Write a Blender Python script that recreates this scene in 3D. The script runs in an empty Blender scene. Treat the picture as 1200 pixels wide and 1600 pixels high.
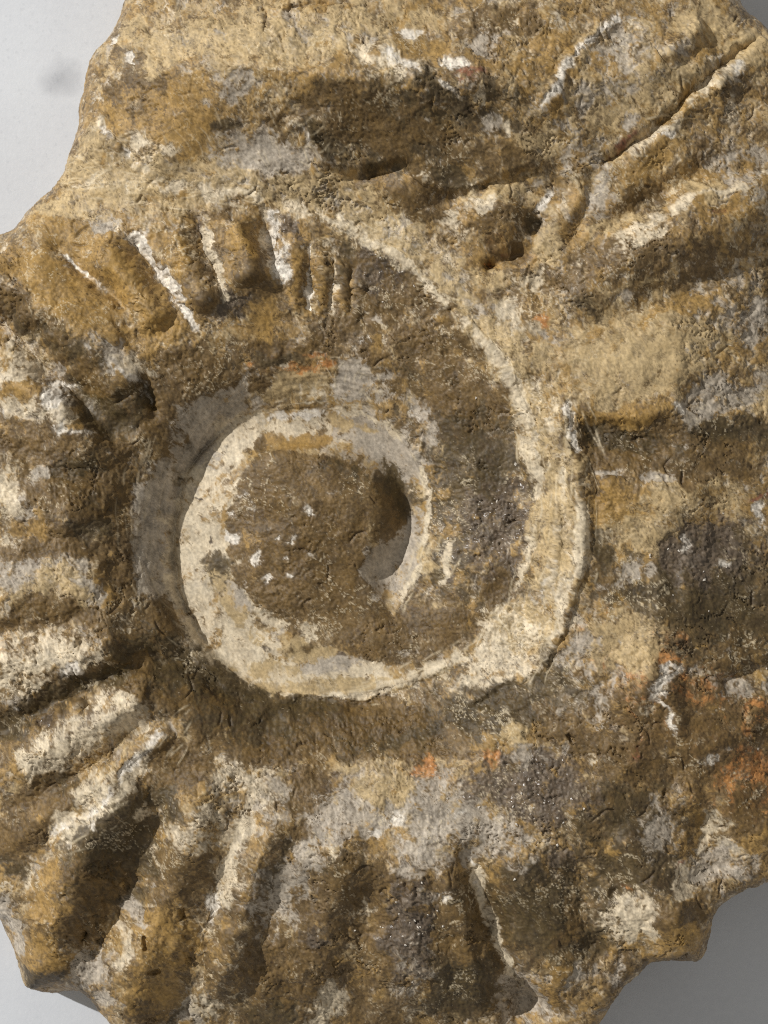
import bpy, math
import numpy as np

# ------------------------------------------------------------------ camera, world, lamps, exposure
# lengths are thought of in tenths of a millimetre ("units"); U turns them into metres
U = 1.0e-4
ZF, CAMZ = 300.0, 3300.0            # sharp plane and camera height above the slab, in units
sc = bpy.context.scene
cam_d = bpy.data.cameras.new('camera')
cam = bpy.data.objects.new('camera', cam_d)
sc.collection.objects.link(cam)
cam.location = (0, 0, CAMZ * U)
cam_d.sensor_fit = 'VERTICAL'
cam_d.sensor_height = 24.0
cam_d.lens = 24.0 * (CAMZ - ZF) / 1600.0
cam_d.clip_start, cam_d.clip_end = 0.005, 20.0
cam_d.dof.use_dof = True
cam_d.dof.focus_distance = (CAMZ - 320) * U
cam_d.dof.aperture_fstop = cam_d.lens / 1000.0 / 0.0017
sc.camera = cam
sc.render.resolution_x, sc.render.resolution_y = 768, 1024

w = bpy.data.worlds.new('World')
sc.world = w
w.use_nodes = True
w.node_tree.nodes['Background'].inputs[0].default_value = (1.0, 0.965, 0.90, 1)
w.node_tree.nodes['Background'].inputs[1].default_value = 0.34

def area_lamp(name, loc, size, power, col):
    d = bpy.data.lights.new(name, 'AREA')
    d.shape, d.size, d.energy, d.color = 'DISK', size, power, col
    o = bpy.data.objects.new(name, d)
    sc.collection.objects.link(o)
    o.location = loc
    v = -np.array(loc) / np.linalg.norm(loc)
    import mathutils
    o.rotation_euler = mathutils.Vector(v).to_track_quat('-Z', 'Y').to_euler()
    return o
AZ, EL, DK = math.radians(150), math.radians(39), 2.0      # key: low from the upper left of the picture
area_lamp('key_lamp', (DK*math.cos(EL)*math.cos(AZ), DK*math.cos(EL)*math.sin(AZ), DK*math.sin(EL)), 0.025, 45.0, (1.0, 0.985, 0.955))

sc.view_settings.view_transform = 'Standard'
sc.view_settings.look = 'None'
sc.view_settings.gamma = 1
sc.view_settings.exposure = 0.0
sc.cycles.use_denoising = False
sc.cycles.max_bounces = 5
sc.cycles.filter_width = 1.1

# ------------------------------------------------------------------ numeric helpers
F4 = np.float32
_rng = np.random.default_rng(7)
_ANG = _rng.random((64, 256, 256)).astype(F4) * F4(2 * math.pi)
_GX, _GY = np.cos(_ANG), np.sin(_ANG)

from concurrent.futures import ThreadPoolExecutor
_POOL = ThreadPoolExecutor(4)
def pn(x, y, seed):
    if x.ndim < 2 or x.shape[0] < 64: return _pn(x, y, seed)
    o = np.empty(x.shape, F4)
    def job(a): o[a:a+40] = _pn(x[a:a+40], y[a:a+40], seed)
    list(_POOL.map(job, range(0, x.shape[0], 40)))
    return o
def _pn(x, y, seed):
    """gradient noise, about -1..1"""
    gx, gy = _GX[seed % 64].ravel(), _GY[seed % 64].ravel()
    fx, fy = np.floor(x), np.floor(y)
    xi, yi = fx.astype(np.int32), fy.astype(np.int32)
    x, y = (x - fx).astype(F4), (y - fy).astype(F4)
    u = x*x*x*(x*(x*6-15)+10); v = y*y*y*(y*(y*6-15)+10)
    x0, x1 = xi & 255, (xi + 1) & 255
    y0, y1 = (yi & 255) << 8, ((yi + 1) & 255) << 8
    i = y0 | x0; a = gx[i]*x + gy[i]*y
    i = y0 | x1; b = gx[i]*(x-1) + gy[i]*y
    a += u*(b-a)
    i = y1 | x0; c = gx[i]*x + gy[i]*(y-1)
    i = y1 | x1; b = gx[i]*(x-1) + gy[i]*(y-1)
    c += u*(b-c)
    return (a + v*(c-a)) * F4(1.5)

def fbm(x, y, wl, octv, seed, gain=0.5, lac=2.03):
    s = np.zeros(x.shape, F4); a = 1.0; n = 0.0
    for k in range(octv):
        s += F4(a) * pn(x/F4(wl) + 17.3*k + seed*3.1, y/F4(wl) + 9.7*k - seed*1.7, seed + k)
        n += a; a *= gain; wl /= lac
    return s / F4(n) * F4(1.35)

def facets(x, y, wl, seed):
    """broken-stone relief: every cell a little tilted plane; returns height and distance to the cell border"""
    r = np.random.default_rng(seed); T = r.random((5, 128, 128)).astype(F4)
    x, y = x/F4(wl), y/F4(wl)
    xi, yi = np.floor(x).astype(np.int32), np.floor(y).astype(np.int32)
    b1 = np.full(x.shape, 9, F4); b2 = b1.copy(); h = np.zeros(x.shape, F4)
    for dj in (-1, 0, 1):
        for di in (-1, 0, 1):
            i, j = (xi+di) & 127, (yi+dj) & 127
            px, py = x-(xi+di+T[0][j, i]), y-(yi+dj+T[1][j, i])
            d = px*px+py*py
            hh = (T[2][j, i]-.5) + 1.3*(T[3][j, i]-.5)*px + 1.3*(T[4][j, i]-.5)*py
            m = d < b1
            b2 = np.where(m, b1, np.minimum(b2, d)); h = np.where(m, hh, h); b1 = np.where(m, d, b1)
    return h, np.sqrt(b2)-np.sqrt(b1)

def sstep(a, b, x):
    t = np.clip((x - a)/(b - a), 0, 1)
    return t*t*(3-2*t)

def blur(a, r):
    """separable gaussian"""
    n = int(r*3) + 1
    k = np.exp(-0.5*(np.arange(-n, n+1)/r)**2); k /= k.sum()
    p = np.pad(a, n, mode='edge')
    t = np.zeros((p.shape[0], a.shape[1]), p.dtype)
    for i, wgt in enumerate(k): t += wgt * p[:, i:i+a.shape[1]]
    o = np.zeros_like(a)
    for i, wgt in enumerate(k): o += wgt * t[i:i+a.shape[0], :]
    return o

def bilerp(a, gx, gy):
    x0 = np.clip(np.floor(gx).astype(np.int32), 0, a.shape[1]-2)
    y0 = np.clip(np.floor(gy).astype(np.int32), 0, a.shape[0]-2)
    fx = np.clip(gx-x0, 0, 1).astype(F4); fy = np.clip(gy-y0, 0, 1).astype(F4)
    return ((a[y0, x0]*(1-fx)+a[y0, x0+1]*fx)*(1-fy) + (a[y0+1, x0]*(1-fx)+a[y0+1, x0+1]*fx)*fy).astype(F4)

def spline(pts, step=6.0):
    """Catmull-Rom through points of any dimension"""
    P = np.array(pts, float)
    if len(P) < 3:
        n = max(2, int(np.linalg.norm(P[1, :2]-P[0, :2])/step))
        return P[0] + (P[-1]-P[0])*np.linspace(0, 1, n)[:, None]
    Q = np.vstack([2*P[0]-P[1], P, 2*P[-1]-P[-2]])
    out = []
    for i in range(1, len(Q)-2):
        n = max(2, int(np.linalg.norm(Q[i+1, :2]-Q[i, :2])/step))
        t = np.linspace(0, 1, n, endpoint=False)[:, None]
        a, b, c, d = Q[i-1], Q[i], Q[i+1], Q[i+2]
        out.append(0.5*((2*b)+(c-a)*t+(2*a-5*b+4*c-d)*t*t+(3*b-a-3*c+d)*t**3))
    out.append(P[-1:])
    return np.vstack(out)

def at(px, py, z):
    """where a point seen at (px, py) in the photograph lies at height z"""
    k = (CAMZ - z) / (CAMZ - ZF)
    return 600 + (px-600)*k, 800 + (py-800)*k

# ------------------------------------------------------------------ outline of the fossil on the slab
OUT = [(195,0),(180,40),(165,75),(141,110),(126,160),(119,200),(109,240),(101,272),(96,288),(84,297),(62,313),(36,340),(20,359),(0,371),
 (-80,420),(-170,520),(-230,680),(-250,850),(-230,1050),(-170,1200),(-90,1330),(-30,1395),(0,1428),(18,1470),(27,1508),(38,1530),(58,1544),(82,1549),
 (104,1549),(128,1550),(150,1572),(168,1597),(190,1640),(260,1700),(350,1690),(430,1720),(560,1740),(680,1720),(780,1725),(870,1690),(905,1645),
 (930,1590),(952,1552),(972,1520),(1003,1492),(1034,1484),(1058,1488),(1080,1478),(1095,1458),(1104,1430),(1111,1406),(1132,1384),(1160,1366),(1200,1354),
 (1270,1335),(1320,1260),(1370,1150),(1390,1000),(1400,850),(1380,640),(1350,420),(1300,250),(1250,120),(1205,84),(1176,66),(1160,50),(1160,34),(1148,18),(1136,0),
 (1100,-70),(1030,-150),(800,-230),(500,-220),(300,-150),(220,-60)]

# ------------------------------------------------------------------ the large form: level lines (photo x, photo y, height)
LINES = [
 # spiral seam, from the outer edge inwards
 [(110,292,250),(150,286,300),(210,282,318),(250,288,326),(330,293,331),(440,308,334),(520,335,334),(600,380,336),(660,430,338),(720,490,341),(770,540,342),
  (800,590,342),(822,640,342),(835,700,342),(840,800,338),(832,860,333),(810,920,324),(775,970,315),(740,1010,305),(680,1045,290),(600,1078,274),(550,1085,268),
  (490,1085,262),(430,1080,257),(385,1064,254),(350,1038,251),(315,990,248),(290,940,246),(275,890,245),(270,850,245),(276,800,245),(290,740,245),(320,695,247),
  (345,672,250),(380,655,255),(430,642,262),(490,636,268),(560,645,273),(610,668,276),(640,705,277),(660,745,278),(668,790,278),(664,830,277),(652,880,275),(635,925,273),(615,965,272)],
 # floor of the pale inner whorl
 [(300,850,249),(308,920,251),(350,1000,253),(420,1050,258),(500,1068,264),(560,1066,268)],
 [(300,850,249),(318,745,249),(360,685,252),(430,660,254),(500,658,256),(560,668,254),(610,705,246),(636,760,242),(640,820,242),(622,890,246),(606,940,254)],
 [(345,830,258),(352,900,258),(385,950,258),(430,985,260)],
 # plug of matrix in the centre
 [(356,820,266),(360,780,272),(378,745,278),(398,722,284),(430,710,290),(500,714,300),(545,725,306),(575,748,308),(588,780,306),(586,830,300),(574,865,292),(562,888,284)],
 [(398,708,262),(440,698,262),(500,700,262),(560,712,258),(606,738,250),(634,790,245),(628,850,246),(604,888,248)],
 [(470,820,298),(440,880,288),(500,900,289)],
 [(420,780,293),(500,770,305),(550,790,307)],
 [(556,890,280),(585,922,276),(612,958,272)],[(585,895,250),(605,925,254),(622,950,262)],
 [(400,920,272),(450,965,272),(520,985,272),(590,985,276),(640,995,284)],
 [(440,1010,264),(520,1030,266),(600,1040,272),(660,1025,282)],
 # inner turn of the ribbed whorl
 [(690,985,298),(725,920,308),(738,850,312),(742,780,315),(730,700,318),(690,620,320),(640,560,322),(570,500,324),(500,470,326)],
 [(800,900,318),(812,800,322),(806,700,324),(770,610,326),(700,520,328),(600,430,330),(520,385,330)],
 [(690,900,292),(700,820,294),(694,740,294),(672,680,294),(630,630,292)],
 [(640,1000,286),(700,1020,292),(760,960,306)],
 [(620,590,312),(560,560,318),(500,552,322),(440,556,324),(380,580,318),(320,615,314),(285,640,311),(258,690,310),(228,750,310),(206,800,311),(206,850,311),(224,910,311),(254,970,311),(300,1025,310),(350,1068,306),(400,1098,298),(450,1112,296)],
 # left, ribbed outer part
 [(480,420,336),(400,430,342),(320,470,346),(240,540,338),(180,620,338),(132,720,341),(105,820,344),(115,920,345),(160,1010,352),(235,1090,350),(315,1155,346)],
 [(60,420,320),(20,560,332),(0,700,338),(-10,850,340),(0,1000,338),(40,1150,338),(110,1290,330)],
 [(-120,560,250),(-150,850,260),(-120,1100,260),(-20,1320,270)],
 [(420,360,336),(320,360,336),(220,350,330),(140,360,316)],
 # bottom
 [(430,1110,278),(500,1112,282),(600,1108,286),(700,1085,300),(780,1050,318),(850,1010,330)],
 [(380,1190,336),(480,1200,334),(600,1200,336),(720,1180,342),(820,1130,348)],
 [(250,1300,344),(360,1340,346),(500,1350,346),(640,1340,348),(780,1310,352),(900,1260,356),(1000,1190,360)],
 [(150,1420,300),(260,1480,300),(400,1500,300),(560,1510,300),(700,1500,306),(850,1450,322),(960,1400,328),(1060,1320,326)],
 [(300,1620,190),(500,1650,190),(700,1640,200),(850,1580,270),(930,1500,300),(1030,1440,322),(1080,1370,322),(1180,1310,322)],
 # right shoulder and outer whorl
 [(890,560,352),(902,640,356),(910,720,358),(912,800,358),(905,880,356),(885,950,350),(850,1040,344)],
 [(930,640,350),(935,760,352),(935,880,352),(920,960,350)],
 [(1040,480,358),(1060,600,356),(1050,720,352),(1040,860,356),(1020,1000,360),(1000,1100,362)],
 [(1180,480,326),(1200,650,318),(1200,850,318),(1190,1050,320),(1150,1230,322)],
 [(1300,400,250),(1330,700,260),(1320,1000,260),(1250,1240,250)],
 # band between seam and the top lobe
 [(300,255,345),(400,285,344),(520,300,344),(600,330,342),(680,385,342),(740,430,344),(800,470,348),(850,520,350)],
 # top lobe
 [(190,210,338),(240,245,346),(300,215,356),(380,190,368),(450,210,370),(520,245,366),(600,250,364),(680,275,362),(750,290,362),(830,300,364),(900,290,366)],
 [(230,110,352),(330,100,392),(450,110,422),(600,120,434),(750,130,428),(880,130,402),(1000,110,386),(1090,60,366)],
 [(260,-20,320),(450,-20,362),(650,-20,372),(850,-20,368),(1030,-20,355)],
 [(330,-120,240),(500,-160,270),(800,-170,280),(1020,-110,260)],
 # upper right
 [(880,350,362),(900,420,356),(890,500,354)],
 [(960,260,368),(1050,200,370),(1130,130,362)],
 [(1000,330,366),(1100,270,362),(1180,200,346)],
 [(960,420,362),(1060,370,364),(1180,330,352)],
]

# coarse membrane through the level lines
CX0, CX1, CY0, CY1, CS = -460.0, 1640.0, -440.0, 1960.0, 4.0
cnx, cny = int((CX1-CX0)/CS)+1, int((CY1-CY0)/CS)+1
acc = np.zeros((cny, cnx)); cnt = np.zeros((cny, cnx))
for L in LINES:
    for x, y, z in spline(L, 3.0):
        z = z + 0.6*max(0.0, z-325.0)
        u, v = at(x, y, z)
        i, j = int(round((u-CX0)/CS)), int(round((v-CY0)/CS))
        if 0 <= i < cnx and 0 <= j < cny:
            acc[j, i] += z; cnt[j, i] += 1
def down(a, c):
    h, ww = (a.shape[0]+1)//2, (a.shape[1]+1)//2
    A, C = np.zeros((h, ww)), np.zeros((h, ww))
    for dy in (0, 1):
        for dx in (0, 1):
            s = a[dy::2, dx::2]; A[:s.shape[0], :s.shape[1]] += s
            s = c[dy::2, dx::2]; C[:s.shape[0], :s.shape[1]] += s
    return A, C
pyr = [(acc, cnt)]
while min(pyr[-1][0].shape) > 6: pyr.append(down(*pyr[-1]))
hgt = None
for a, c in reversed(pyr):
    m = c > 0
    val = np.where(m, a/np.maximum(c, 1e-9), 0)
    if hgt is None:
        hgt = np.where(m, val, val[m].mean())
    else:
        hgt = np.repeat(np.repeat(hgt, 2, 0), 2, 1)[:a.shape[0], :a.shape[1]]
    for _ in range(120):
        hgt = np.where(m, val, hgt)
        p = np.pad(hgt, 1, mode='edge')
        hgt = 0.25*(p[:-2, 1:-1]+p[2:, 1:-1]+p[1:-1, :-2]+p[1:-1, 2:])
    hgt = np.where(m, val, hgt)
hgt = blur(hgt, 1.6)

# distance inside the outline
op = spline(OUT + OUT[:1], 12.0)
ox, oy = at(op[:, 0], op[:, 1], 25.0)
gxx, gyy = np.meshgrid(CX0+CS*np.arange(cnx), CY0+CS*np.arange(cny))
dist = np.full(gxx.shape, 1e9); inside = np.zeros(gxx.shape, bool)
for k in range(len(ox)-1):
    ax, ay, bx, by = ox[k], oy[k], ox[k+1], oy[k+1]
    dx, dy = bx-ax, by-ay
    t = np.clip(((gxx-ax)*dx+(gyy-ay)*dy)/(dx*dx+dy*dy+1e-9), 0, 1)
    dist = np.minimum(dist, (gxx-ax-t*dx)**2+(gyy-ay-t*dy)**2)
    if ay != by:
        c = ((ay > gyy) != (by > gyy)) & (gxx < (bx-ax)*(gyy-ay)/(by-ay)+ax)
        inside ^= c
dist = np.sqrt(dist)*np.where(inside, 1, -1)

# ------------------------------------------------------------------ fine grid, dense where the close-up looks
def axis(a, b, lo, hi, s):
    mid = list(np.arange(a, b, s)); st, x, left = s, a, []
    while x > lo: st = min(st*1.1, 11); x -= st; left.append(x)
    st, x, right = s, mid[-1], []
    while x < hi: st = min(st*1.1, 11); x += st; right.append(x)
    return np.array(left[::-1]+mid+right, F4)
ST = 1.56
us = axis(-45, 1245, CX0+20, CX1-20, ST)
vs = axis(-65, 1665, CY0+20, CY1-20, ST)
NX, NY = len(us), len(vs)
X, Y = np.meshgrid(us, vs)
gx, gy = (X-CX0)/CS, (Y-CY0)/CS
H0 = bilerp(hgt, gx, gy)
D = bilerp(dist, gx, gy)
D = D + 5*fbm(X, Y, 70, 4, 3)
# photo coordinates of each point of the smooth form
_k = (CAMZ-ZF)/(CAMZ-np.clip(H0, 0, 520))
PX, PY = 600+(X-600)*_k, 800+(Y-800)*_k
del _k
# ragged version for the digitised creases and patches
wx, wy = fbm(X, Y, 46, 5, 11, 0.55), fbm(X, Y, 46, 5, 21, 0.55)
lx, ly = fbm(X, Y, 140, 2, 53), fbm(X, Y, 140, 2, 59)
RX, RY = PX + 6*wx + 7*lx, PY + 6*wy + 7*ly
wx2, wy2 = fbm(X, Y, 22, 4, 31, 0.6), fbm(X, Y, 22, 4, 41, 0.6)
SX, SY = PX + 10*wx + 6*wx2, PY + 10*wy + 6*wy2

TX, TY = PX + 18*wx + 9*wx2 + 16*fbm(X, Y, 110, 2, 51), PY + 18*wy + 9*wy2 + 16*fbm(X, Y, 110, 2, 61)

def window(x0, x1, y0, y1):
    mx = 30
    i0 = np.searchsorted(us, 600+(x0-600)*1.02-mx-8 if x0 < 600 else 600+(x0-600)*0.94-mx)
    i1 = np.searchsorted(us, 600+(x1-600)*1.02+mx+8 if x1 > 600 else 600+(x1-600)*0.94+mx)
    j0 = np.searchsorted(vs, 800+(y0-800)*1.02-mx-8 if y0 < 800 else 800+(y0-800)*0.94-mx)
    j1 = np.searchsorted(vs, 800+(y1-800)*1.02+mx+8 if y1 > 800 else 800+(y1-800)*0.94+mx)
    return slice(max(j0, 0), max(j1, 1)), slice(max(i0, 0), max(i1, 1))

def polydist(pts, reach, cx, cy):
    """signed distance (positive to the right of travel as seen in the photo) and position along a curve"""
    P = spline(pts, 14.0)[:, :2]
    sl = window(P[:, 0].min()-reach, P[:, 0].max()+reach, P[:, 1].min()-reach, P[:, 1].max()+reach)
    x, y = cx[sl], cy[sl]
    best = np.full(x.shape, 1e9, F4); sd = np.zeros(x.shape, F4); tt = np.zeros(x.shape, F4)
    seg = np.linalg.norm(np.diff(P, axis=0), axis=1); tot = seg.sum(); run = 0.0
    for k in range(len(P)-1):
        ax, ay = P[k]; dx, dy = P[k+1]-P[k]; l2 = dx*dx+dy*dy+1e-9
        traw = ((x-ax)*dx+(y-ay)*dy)/l2
        t = np.clip(traw, 0, 1)
        d2 = (x-ax-t*dx)**2+(y-ay-t*dy)**2
        m = d2 < best
        best = np.where(m, d2, best)
        side = np.sign(dx*(y-ay)-dy*(x-ax))
        sd = np.where(m, side, sd)
        tt = np.where(m, (run+t*seg[k])/tot, tt)
        run += seg[k]
    return sl, np.sqrt(best)*np.where(sd == 0, 1, sd), tt

Hs = H0.copy()
def ridge(pts, amp, wl, wr, taper=0.18, p=2.0, taper2=None):
    """raised (amp>0) or sunken (amp<0) line, wl/wr wide on its left and right"""
    if max(wl, wr) >= 20: amp *= 1.3 if amp > 0 else 1.1
    sl, d, t = polydist(pts, 2.6*max(wl, wr), RX, RY)
    q = np.where(d < 0, -d/wl, d/wr)
    tp = sstep(0, taper, t)*sstep(0, taper2 or taper, 1-t) if taper > 0 else 1
    Hs[sl] += (amp*np.exp(-q**p)*tp).astype(F4)
def ledge(pts, amp, soft, reach, taper=0.15):
    """crust whose broken edge follows the line: high on the left of travel, fading away over reach"""
    sl, d, t = polydist(pts, reach*1.6, RX, RY)
    up = sstep(soft, -soft, d)*np.exp(-(np.maximum(-d, 0)/reach)**2)
    tp = sstep(0, taper, t)*sstep(0, taper, 1-t)
    Hs[sl] += (amp*up*tp).astype(F4)
def bump(x, y, rx, ry, ang, amp, p=2.0):
    r = 2.2*max(rx, ry)
    sl = window(x-r, x+r, y-r, y+r)
    c, s = math.cos(math.radians(ang)), math.sin(math.radians(ang))
    a, b = RX[sl]-x, RY[sl]-y
    q = ((a*c+b*s)/rx)**2+((-a*s+b*c)/ry)**2
    Hs[sl] += (amp*np.exp(-q**(p/2))).astype(F4)

# --- creases between ribs, upper left (dark left wall, lit right wall)
ridge([(60,372),(92,390),(125,418),(172,458),(205,500)], -14, 18, 10)
ridge([(180,350),(198,364),(216,386),(250,430),(280,480),(312,535)], -22, 12, 22, 0.25, 2, .5)
ridge([(300,318),(312,345),(318,380),(335,430),(352,486)], -20, 10, 18, 0.28, 2, .5)
ridge([(398,316),(408,332),(420,370),(430,420),(440,455)], -22, 8, 23, 0.28, 2, .55)
ridge([(480,365),(484,430),(482,500)], -9, 8, 9, .3)
ridge([(514,390),(519,440),(515,505)], -8, 8, 8, .3)
ridge([(545,400),(552,450),(548,500)], -7, 8, 8)
ridge([(372,335),(388,390),(398,445)], 20, 24, 26)
ridge([(265,360),(300,430),(330,490)], 15, 24, 22)
ridge([(30,400),(80,440),(150,500),(200,550)], 14, 28, 26)
ridge([(140,370),(200,440),(260,520)], 20, 34, 28)
ridge([(450,370),(458,430),(456,500)], 6, 14, 14)
ridge([(500,380),(502,500)], 3, 9, 9)
ridge([(445,310),(530,345),(600,386),(660,436),(716,492),(764,545),(796,592),(818,642),(831,702),(836,800),(826,862),(804,920)], 4, 8, 26, 0.08)
ridge([(105,300),(170,292),(230,292),(330,298),(440,312)], 7, 20, 16, 0.1)
# ribs of the left side
ridge([(-60,410),(20,450),(90,500),(160,560),(225,640)], 24, 26, 28, .14, 2, .4)
ridge([(-60,485),(10,522),(90,592),(160,662),(205,705)], -26, 26, 20, .14)
ridge([(-60,570),(20,600),(90,640),(160,698),(195,730)], 18, 24, 26, .14, 2, .4)
ridge([(-60,690),(20,705),(100,735),(175,770)], -11, 30, 18, .14)
ridge([(-60,775),(20,780),(100,795),(170,808)], 4, 20, 18, .14)
ridge([(-60,838),(20,832),(100,834),(160,842)], -4, 14, 14, .14)
ridge([(-60,900),(20,905),(100,905),(178,892)], 8, 44, 42, .14)
ridge([(-60,988),(20,985),(90,976),(165,948)], -8, 22, 18, .14)
ridge([(-50,1052),(30,1038),(120,1016),(205,985)], 9, 30, 28, .14)
ridge([(-40,1152),(20,1136),(92,1101),(160,1063),(250,1036),(315,1056)], -22, 24, 14, .14)
ridge([(-30,1218),(60,1178),(150,1132),(240,1090)], 18, 22, 28, .14)
ridge([(40,1262),(130,1204),(220,1152),(300,1112)], -10, 18, 14, .14)
ridge([(5,1330),(80,1262),(150,1222),(215,1178),(285,1130)], 12, 20, 20)
ridge([(262,985),(300,1040),(350,1085),(410,1112)], -16, 16, 16, .2)
ridge([(170,640),(215,600),(232,640),(245,668)], -10, 9, 9)
ridge([(205,590),(222,612),(234,650)], -14, 12, 9)
# lower left ribs with tubercles
ridge([(200,1180),(170,1262),(112,1370),(66,1500)], 34, 44, 40, 0.2)
ridge([(262,1240),(228,1340),(176,1440),(120,1545)], -20, 38, 34, 0.2)
ridge([(330,1180),(300,1290),(262,1400),(222,1530),(190,1620)], 22, 44, 40, 0.2)
ridge([(372,1260),(345,1370),(322,1450),(290,1540),(262,1610)], -10, 26, 24, 0.2)
ridge([(440,1230),(424,1320),(380,1430),(330,1580)], 18, 38, 26, 0.2)
ridge([(468,1270),(452,1345),(415,1440),(372,1600)], -12, 16, 30, 0.2)
ridge([(550,1240),(530,1360),(500,1480),(460,1620)], 11, 36, 34, 0.2)
ridge([(590,1370),(575,1470),(560,1600)], -9, 20, 26, 0.2)
ridge([(650,1300),(652,1400),(650,1500),(640,1620)], 11, 34, 34, 0.2)
ridge([(722,1305),(736,1345),(755,1410),(775,1460),(800,1520),(850,1590)], -16, 20, 18, 0.12)
ridge([(690,1330),(712,1420),(735,1500),(750,1580)], 14, 24, 20, 0.2)
ridge([(800,1300),(830,1400),(860,1480),(890,1570)], 15, 40, 40, 0.2)
bump(815,1580,50,40,30,-60)
ridge([(900,1330),(915,1420),(935,1500)], -9, 22, 22)
bump(1000,1420,70,60,-40,26)
bump(1060,1460,36,36,0,34)
ridge([(960,1290),(1010,1350),(1080,1440)], 14, 30, 30)
ridge([(1080,1270),(1110,1330),(1130,1380)], -16, 24, 24)
ridge([(1040,1230),(1120,1260),(1220,1300)], 14, 30, 30)
bump(200,1500,34,30,20,14)
bump(60,1510,34,34,0,26)
ridge([(372,652),(345,668),(320,691),(289,737),(275,798),(269,850),(274,892),(289,942),(314,992),(338,1022)], -13, 5, 6, .15)
# around the seam at the bottom: shallow gutter, broken pale crust
ridge([(400,1098),(470,1098),(560,1098),(640,1076),(720,1046)], -9, 10, 12)
ledge([(690,1092),(740,1098),(790,1068),(850,1048),(872,1010)], 7, 7, 70)
ledge([(852,1070),(880,985),(898,925),(912,872),(910,800),(908,726),(886,690),(878,630)], 8, 5, 42, 0.1)
ridge([(880,612),(886,660),(896,704)], 7, 7, 7)
ridge([(868,770),(866,850),(852,925)], 7, 8, 8)
ridge([(920,640),(928,720),(930,800),(918,880)], -6, 12, 26)
# right flank
ridge([(905,662),(960,672),(1030,668),(1085,690)], -9, 14, 30)
ledge([(912,664),(1000,650),(1082,645)], 7, 7, 60)
bump(1000,705,80,30,4,-14)
ledge([(932,742),(990,752),(1060,756),(1110,742)][::-1], 7, 5, 60)
bump(970,560,70,50,0,8)
ridge([(1040,830),(1050,900),(1046,960)], -8, 14, 60)
ridge([(1000,1040),(1040,1060),(1056,1110),(1054,1160)], 10, 14, 14)
bump(1080,1110,40,40,0,-10)
ridge([(1120,1075),(1160,1055),(1215,1040)], -12, 14, 14)
bump(1110,1160,50,30,20,10)
# upper right: crack and ribs
ridge([(1190,62),(1150,86),(1095,128),(1032,196),(962,243),(930,262)], -17, 8, 7, 0.1)
ridge([(1200,92),(1150,112),(1095,152),(1036,212),(966,256)], 5, 16, 34, 0.12)
ridge([(932,256),(926,285),(918,315),(905,345),(893,390)], -9, 9, 11, 0.12)
ridge([(880,250),(905,300),(880,340)], 5, 20, 14)
ridge([(940,392),(1000,356),(1052,330),(1100,306),(1180,290),(1240,290)], 20, 16, 46, 0.1)
ridge([(930,372),(1010,318),(1080,276),(1150,250)], -13, 26, 26)
ridge([(870,470),(930,440),(1000,410),(1080,380),(1160,350),(1230,320)], 15, 34, 34, 0.2)
ridge([(890,516),(960,494),(1052,462),(1110,432),(1200,388)], -11, 22, 28, .3)
ledge([(1095,235),(1105,290)], 6, 3, 30)
ridge([(1040,100),(1075,60),(1105,30)], 14, 16, 20)
ridge([(1060,130),(1090,100),(1120,75)], 8, 12, 12)
# top lobe
ridge([(830,182),(866,140),(905,80),(950,40),(985,8)], 8, 16, 12)
ridge([(862,130),(878,96),(920,56)], -7, 8, 8)
bump(380,235,95,42,8,-16)
ridge([(450,182),(480,215),(512,252)], 9, 8, 14)
ledge([(440,176),(478,222),(516,256),(560,264),(600,259),(626,247),(642,258),(656,286),(690,303),(738,301),(766,283),(805,268),(860,262)], 15, 6, 75, .1)
bump(585,272,40,9,-10,-9)
bump(700,313,44,9,0,-8)
ridge([(150,200),(170,225),(235,268),(262,284)], 8, 12, 12)
ridge([(158,175),(176,215),(224,255)], -9, 12, 10)
bump(640,310,44,24,20,14)
ledge([(700,330),(735,292),(800,290),(842,302),(846,340),(838,372),(800,385),(745,380),(712,350),(700,330)][::-1], 0, 4, 30)
bump(775,338,52,40,-10,34,3.2)
bump(798,396,30,11,-8,-22)
bump(765,408,10,7,0,-26)
bump(838,352,14,18,10,-12)
bump(820,310,16,16,0,-7)
ridge([(600,40),(700,60),(780,40)], -8, 16, 16)
ridge([(560,78),(640,100),(680,110)], 7, 14, 14)
ridge([(240,60),(320,50),(400,60),(480,40)], 6, 18, 18)
ridge([(410,0),(413,30),(408,60)], -6, 3, 3)
ridge([(430,14),(500,8),(560,4)], -10, 6, 8)
# pits and the little scratch marks
bump(706,486,6,5,20,-14)
bump(848,452,14,20,-30,-9)
bump(548,815,14,16,0,5)
bump(572,500,10,10,0,-8)
bump(560,440,10,8,0,4)
bump(958,1392,8,6,-30,-13)
bump(578,452,8,8,0,-8)
bump(126,1003,6,9,10,-14)
ridge([(128,1090),(136,1105),(122,1112)], -12, 5, 5)
ridge([(60,1140),(78,1125),(92,1118)], -12, 6, 7)
for q in ([(140,1455),(128,1470)], [(288,1415),(292,1435)], [(228,1462),(232,1480)], [(232,1514),(250,1506)], [(150,1478),(162,1470)]):
    ridge(q, -11, 4, 4, 0.05)
ridge([(884,1145),(892,1162)], -8, 3, 3, 0.05)

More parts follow.
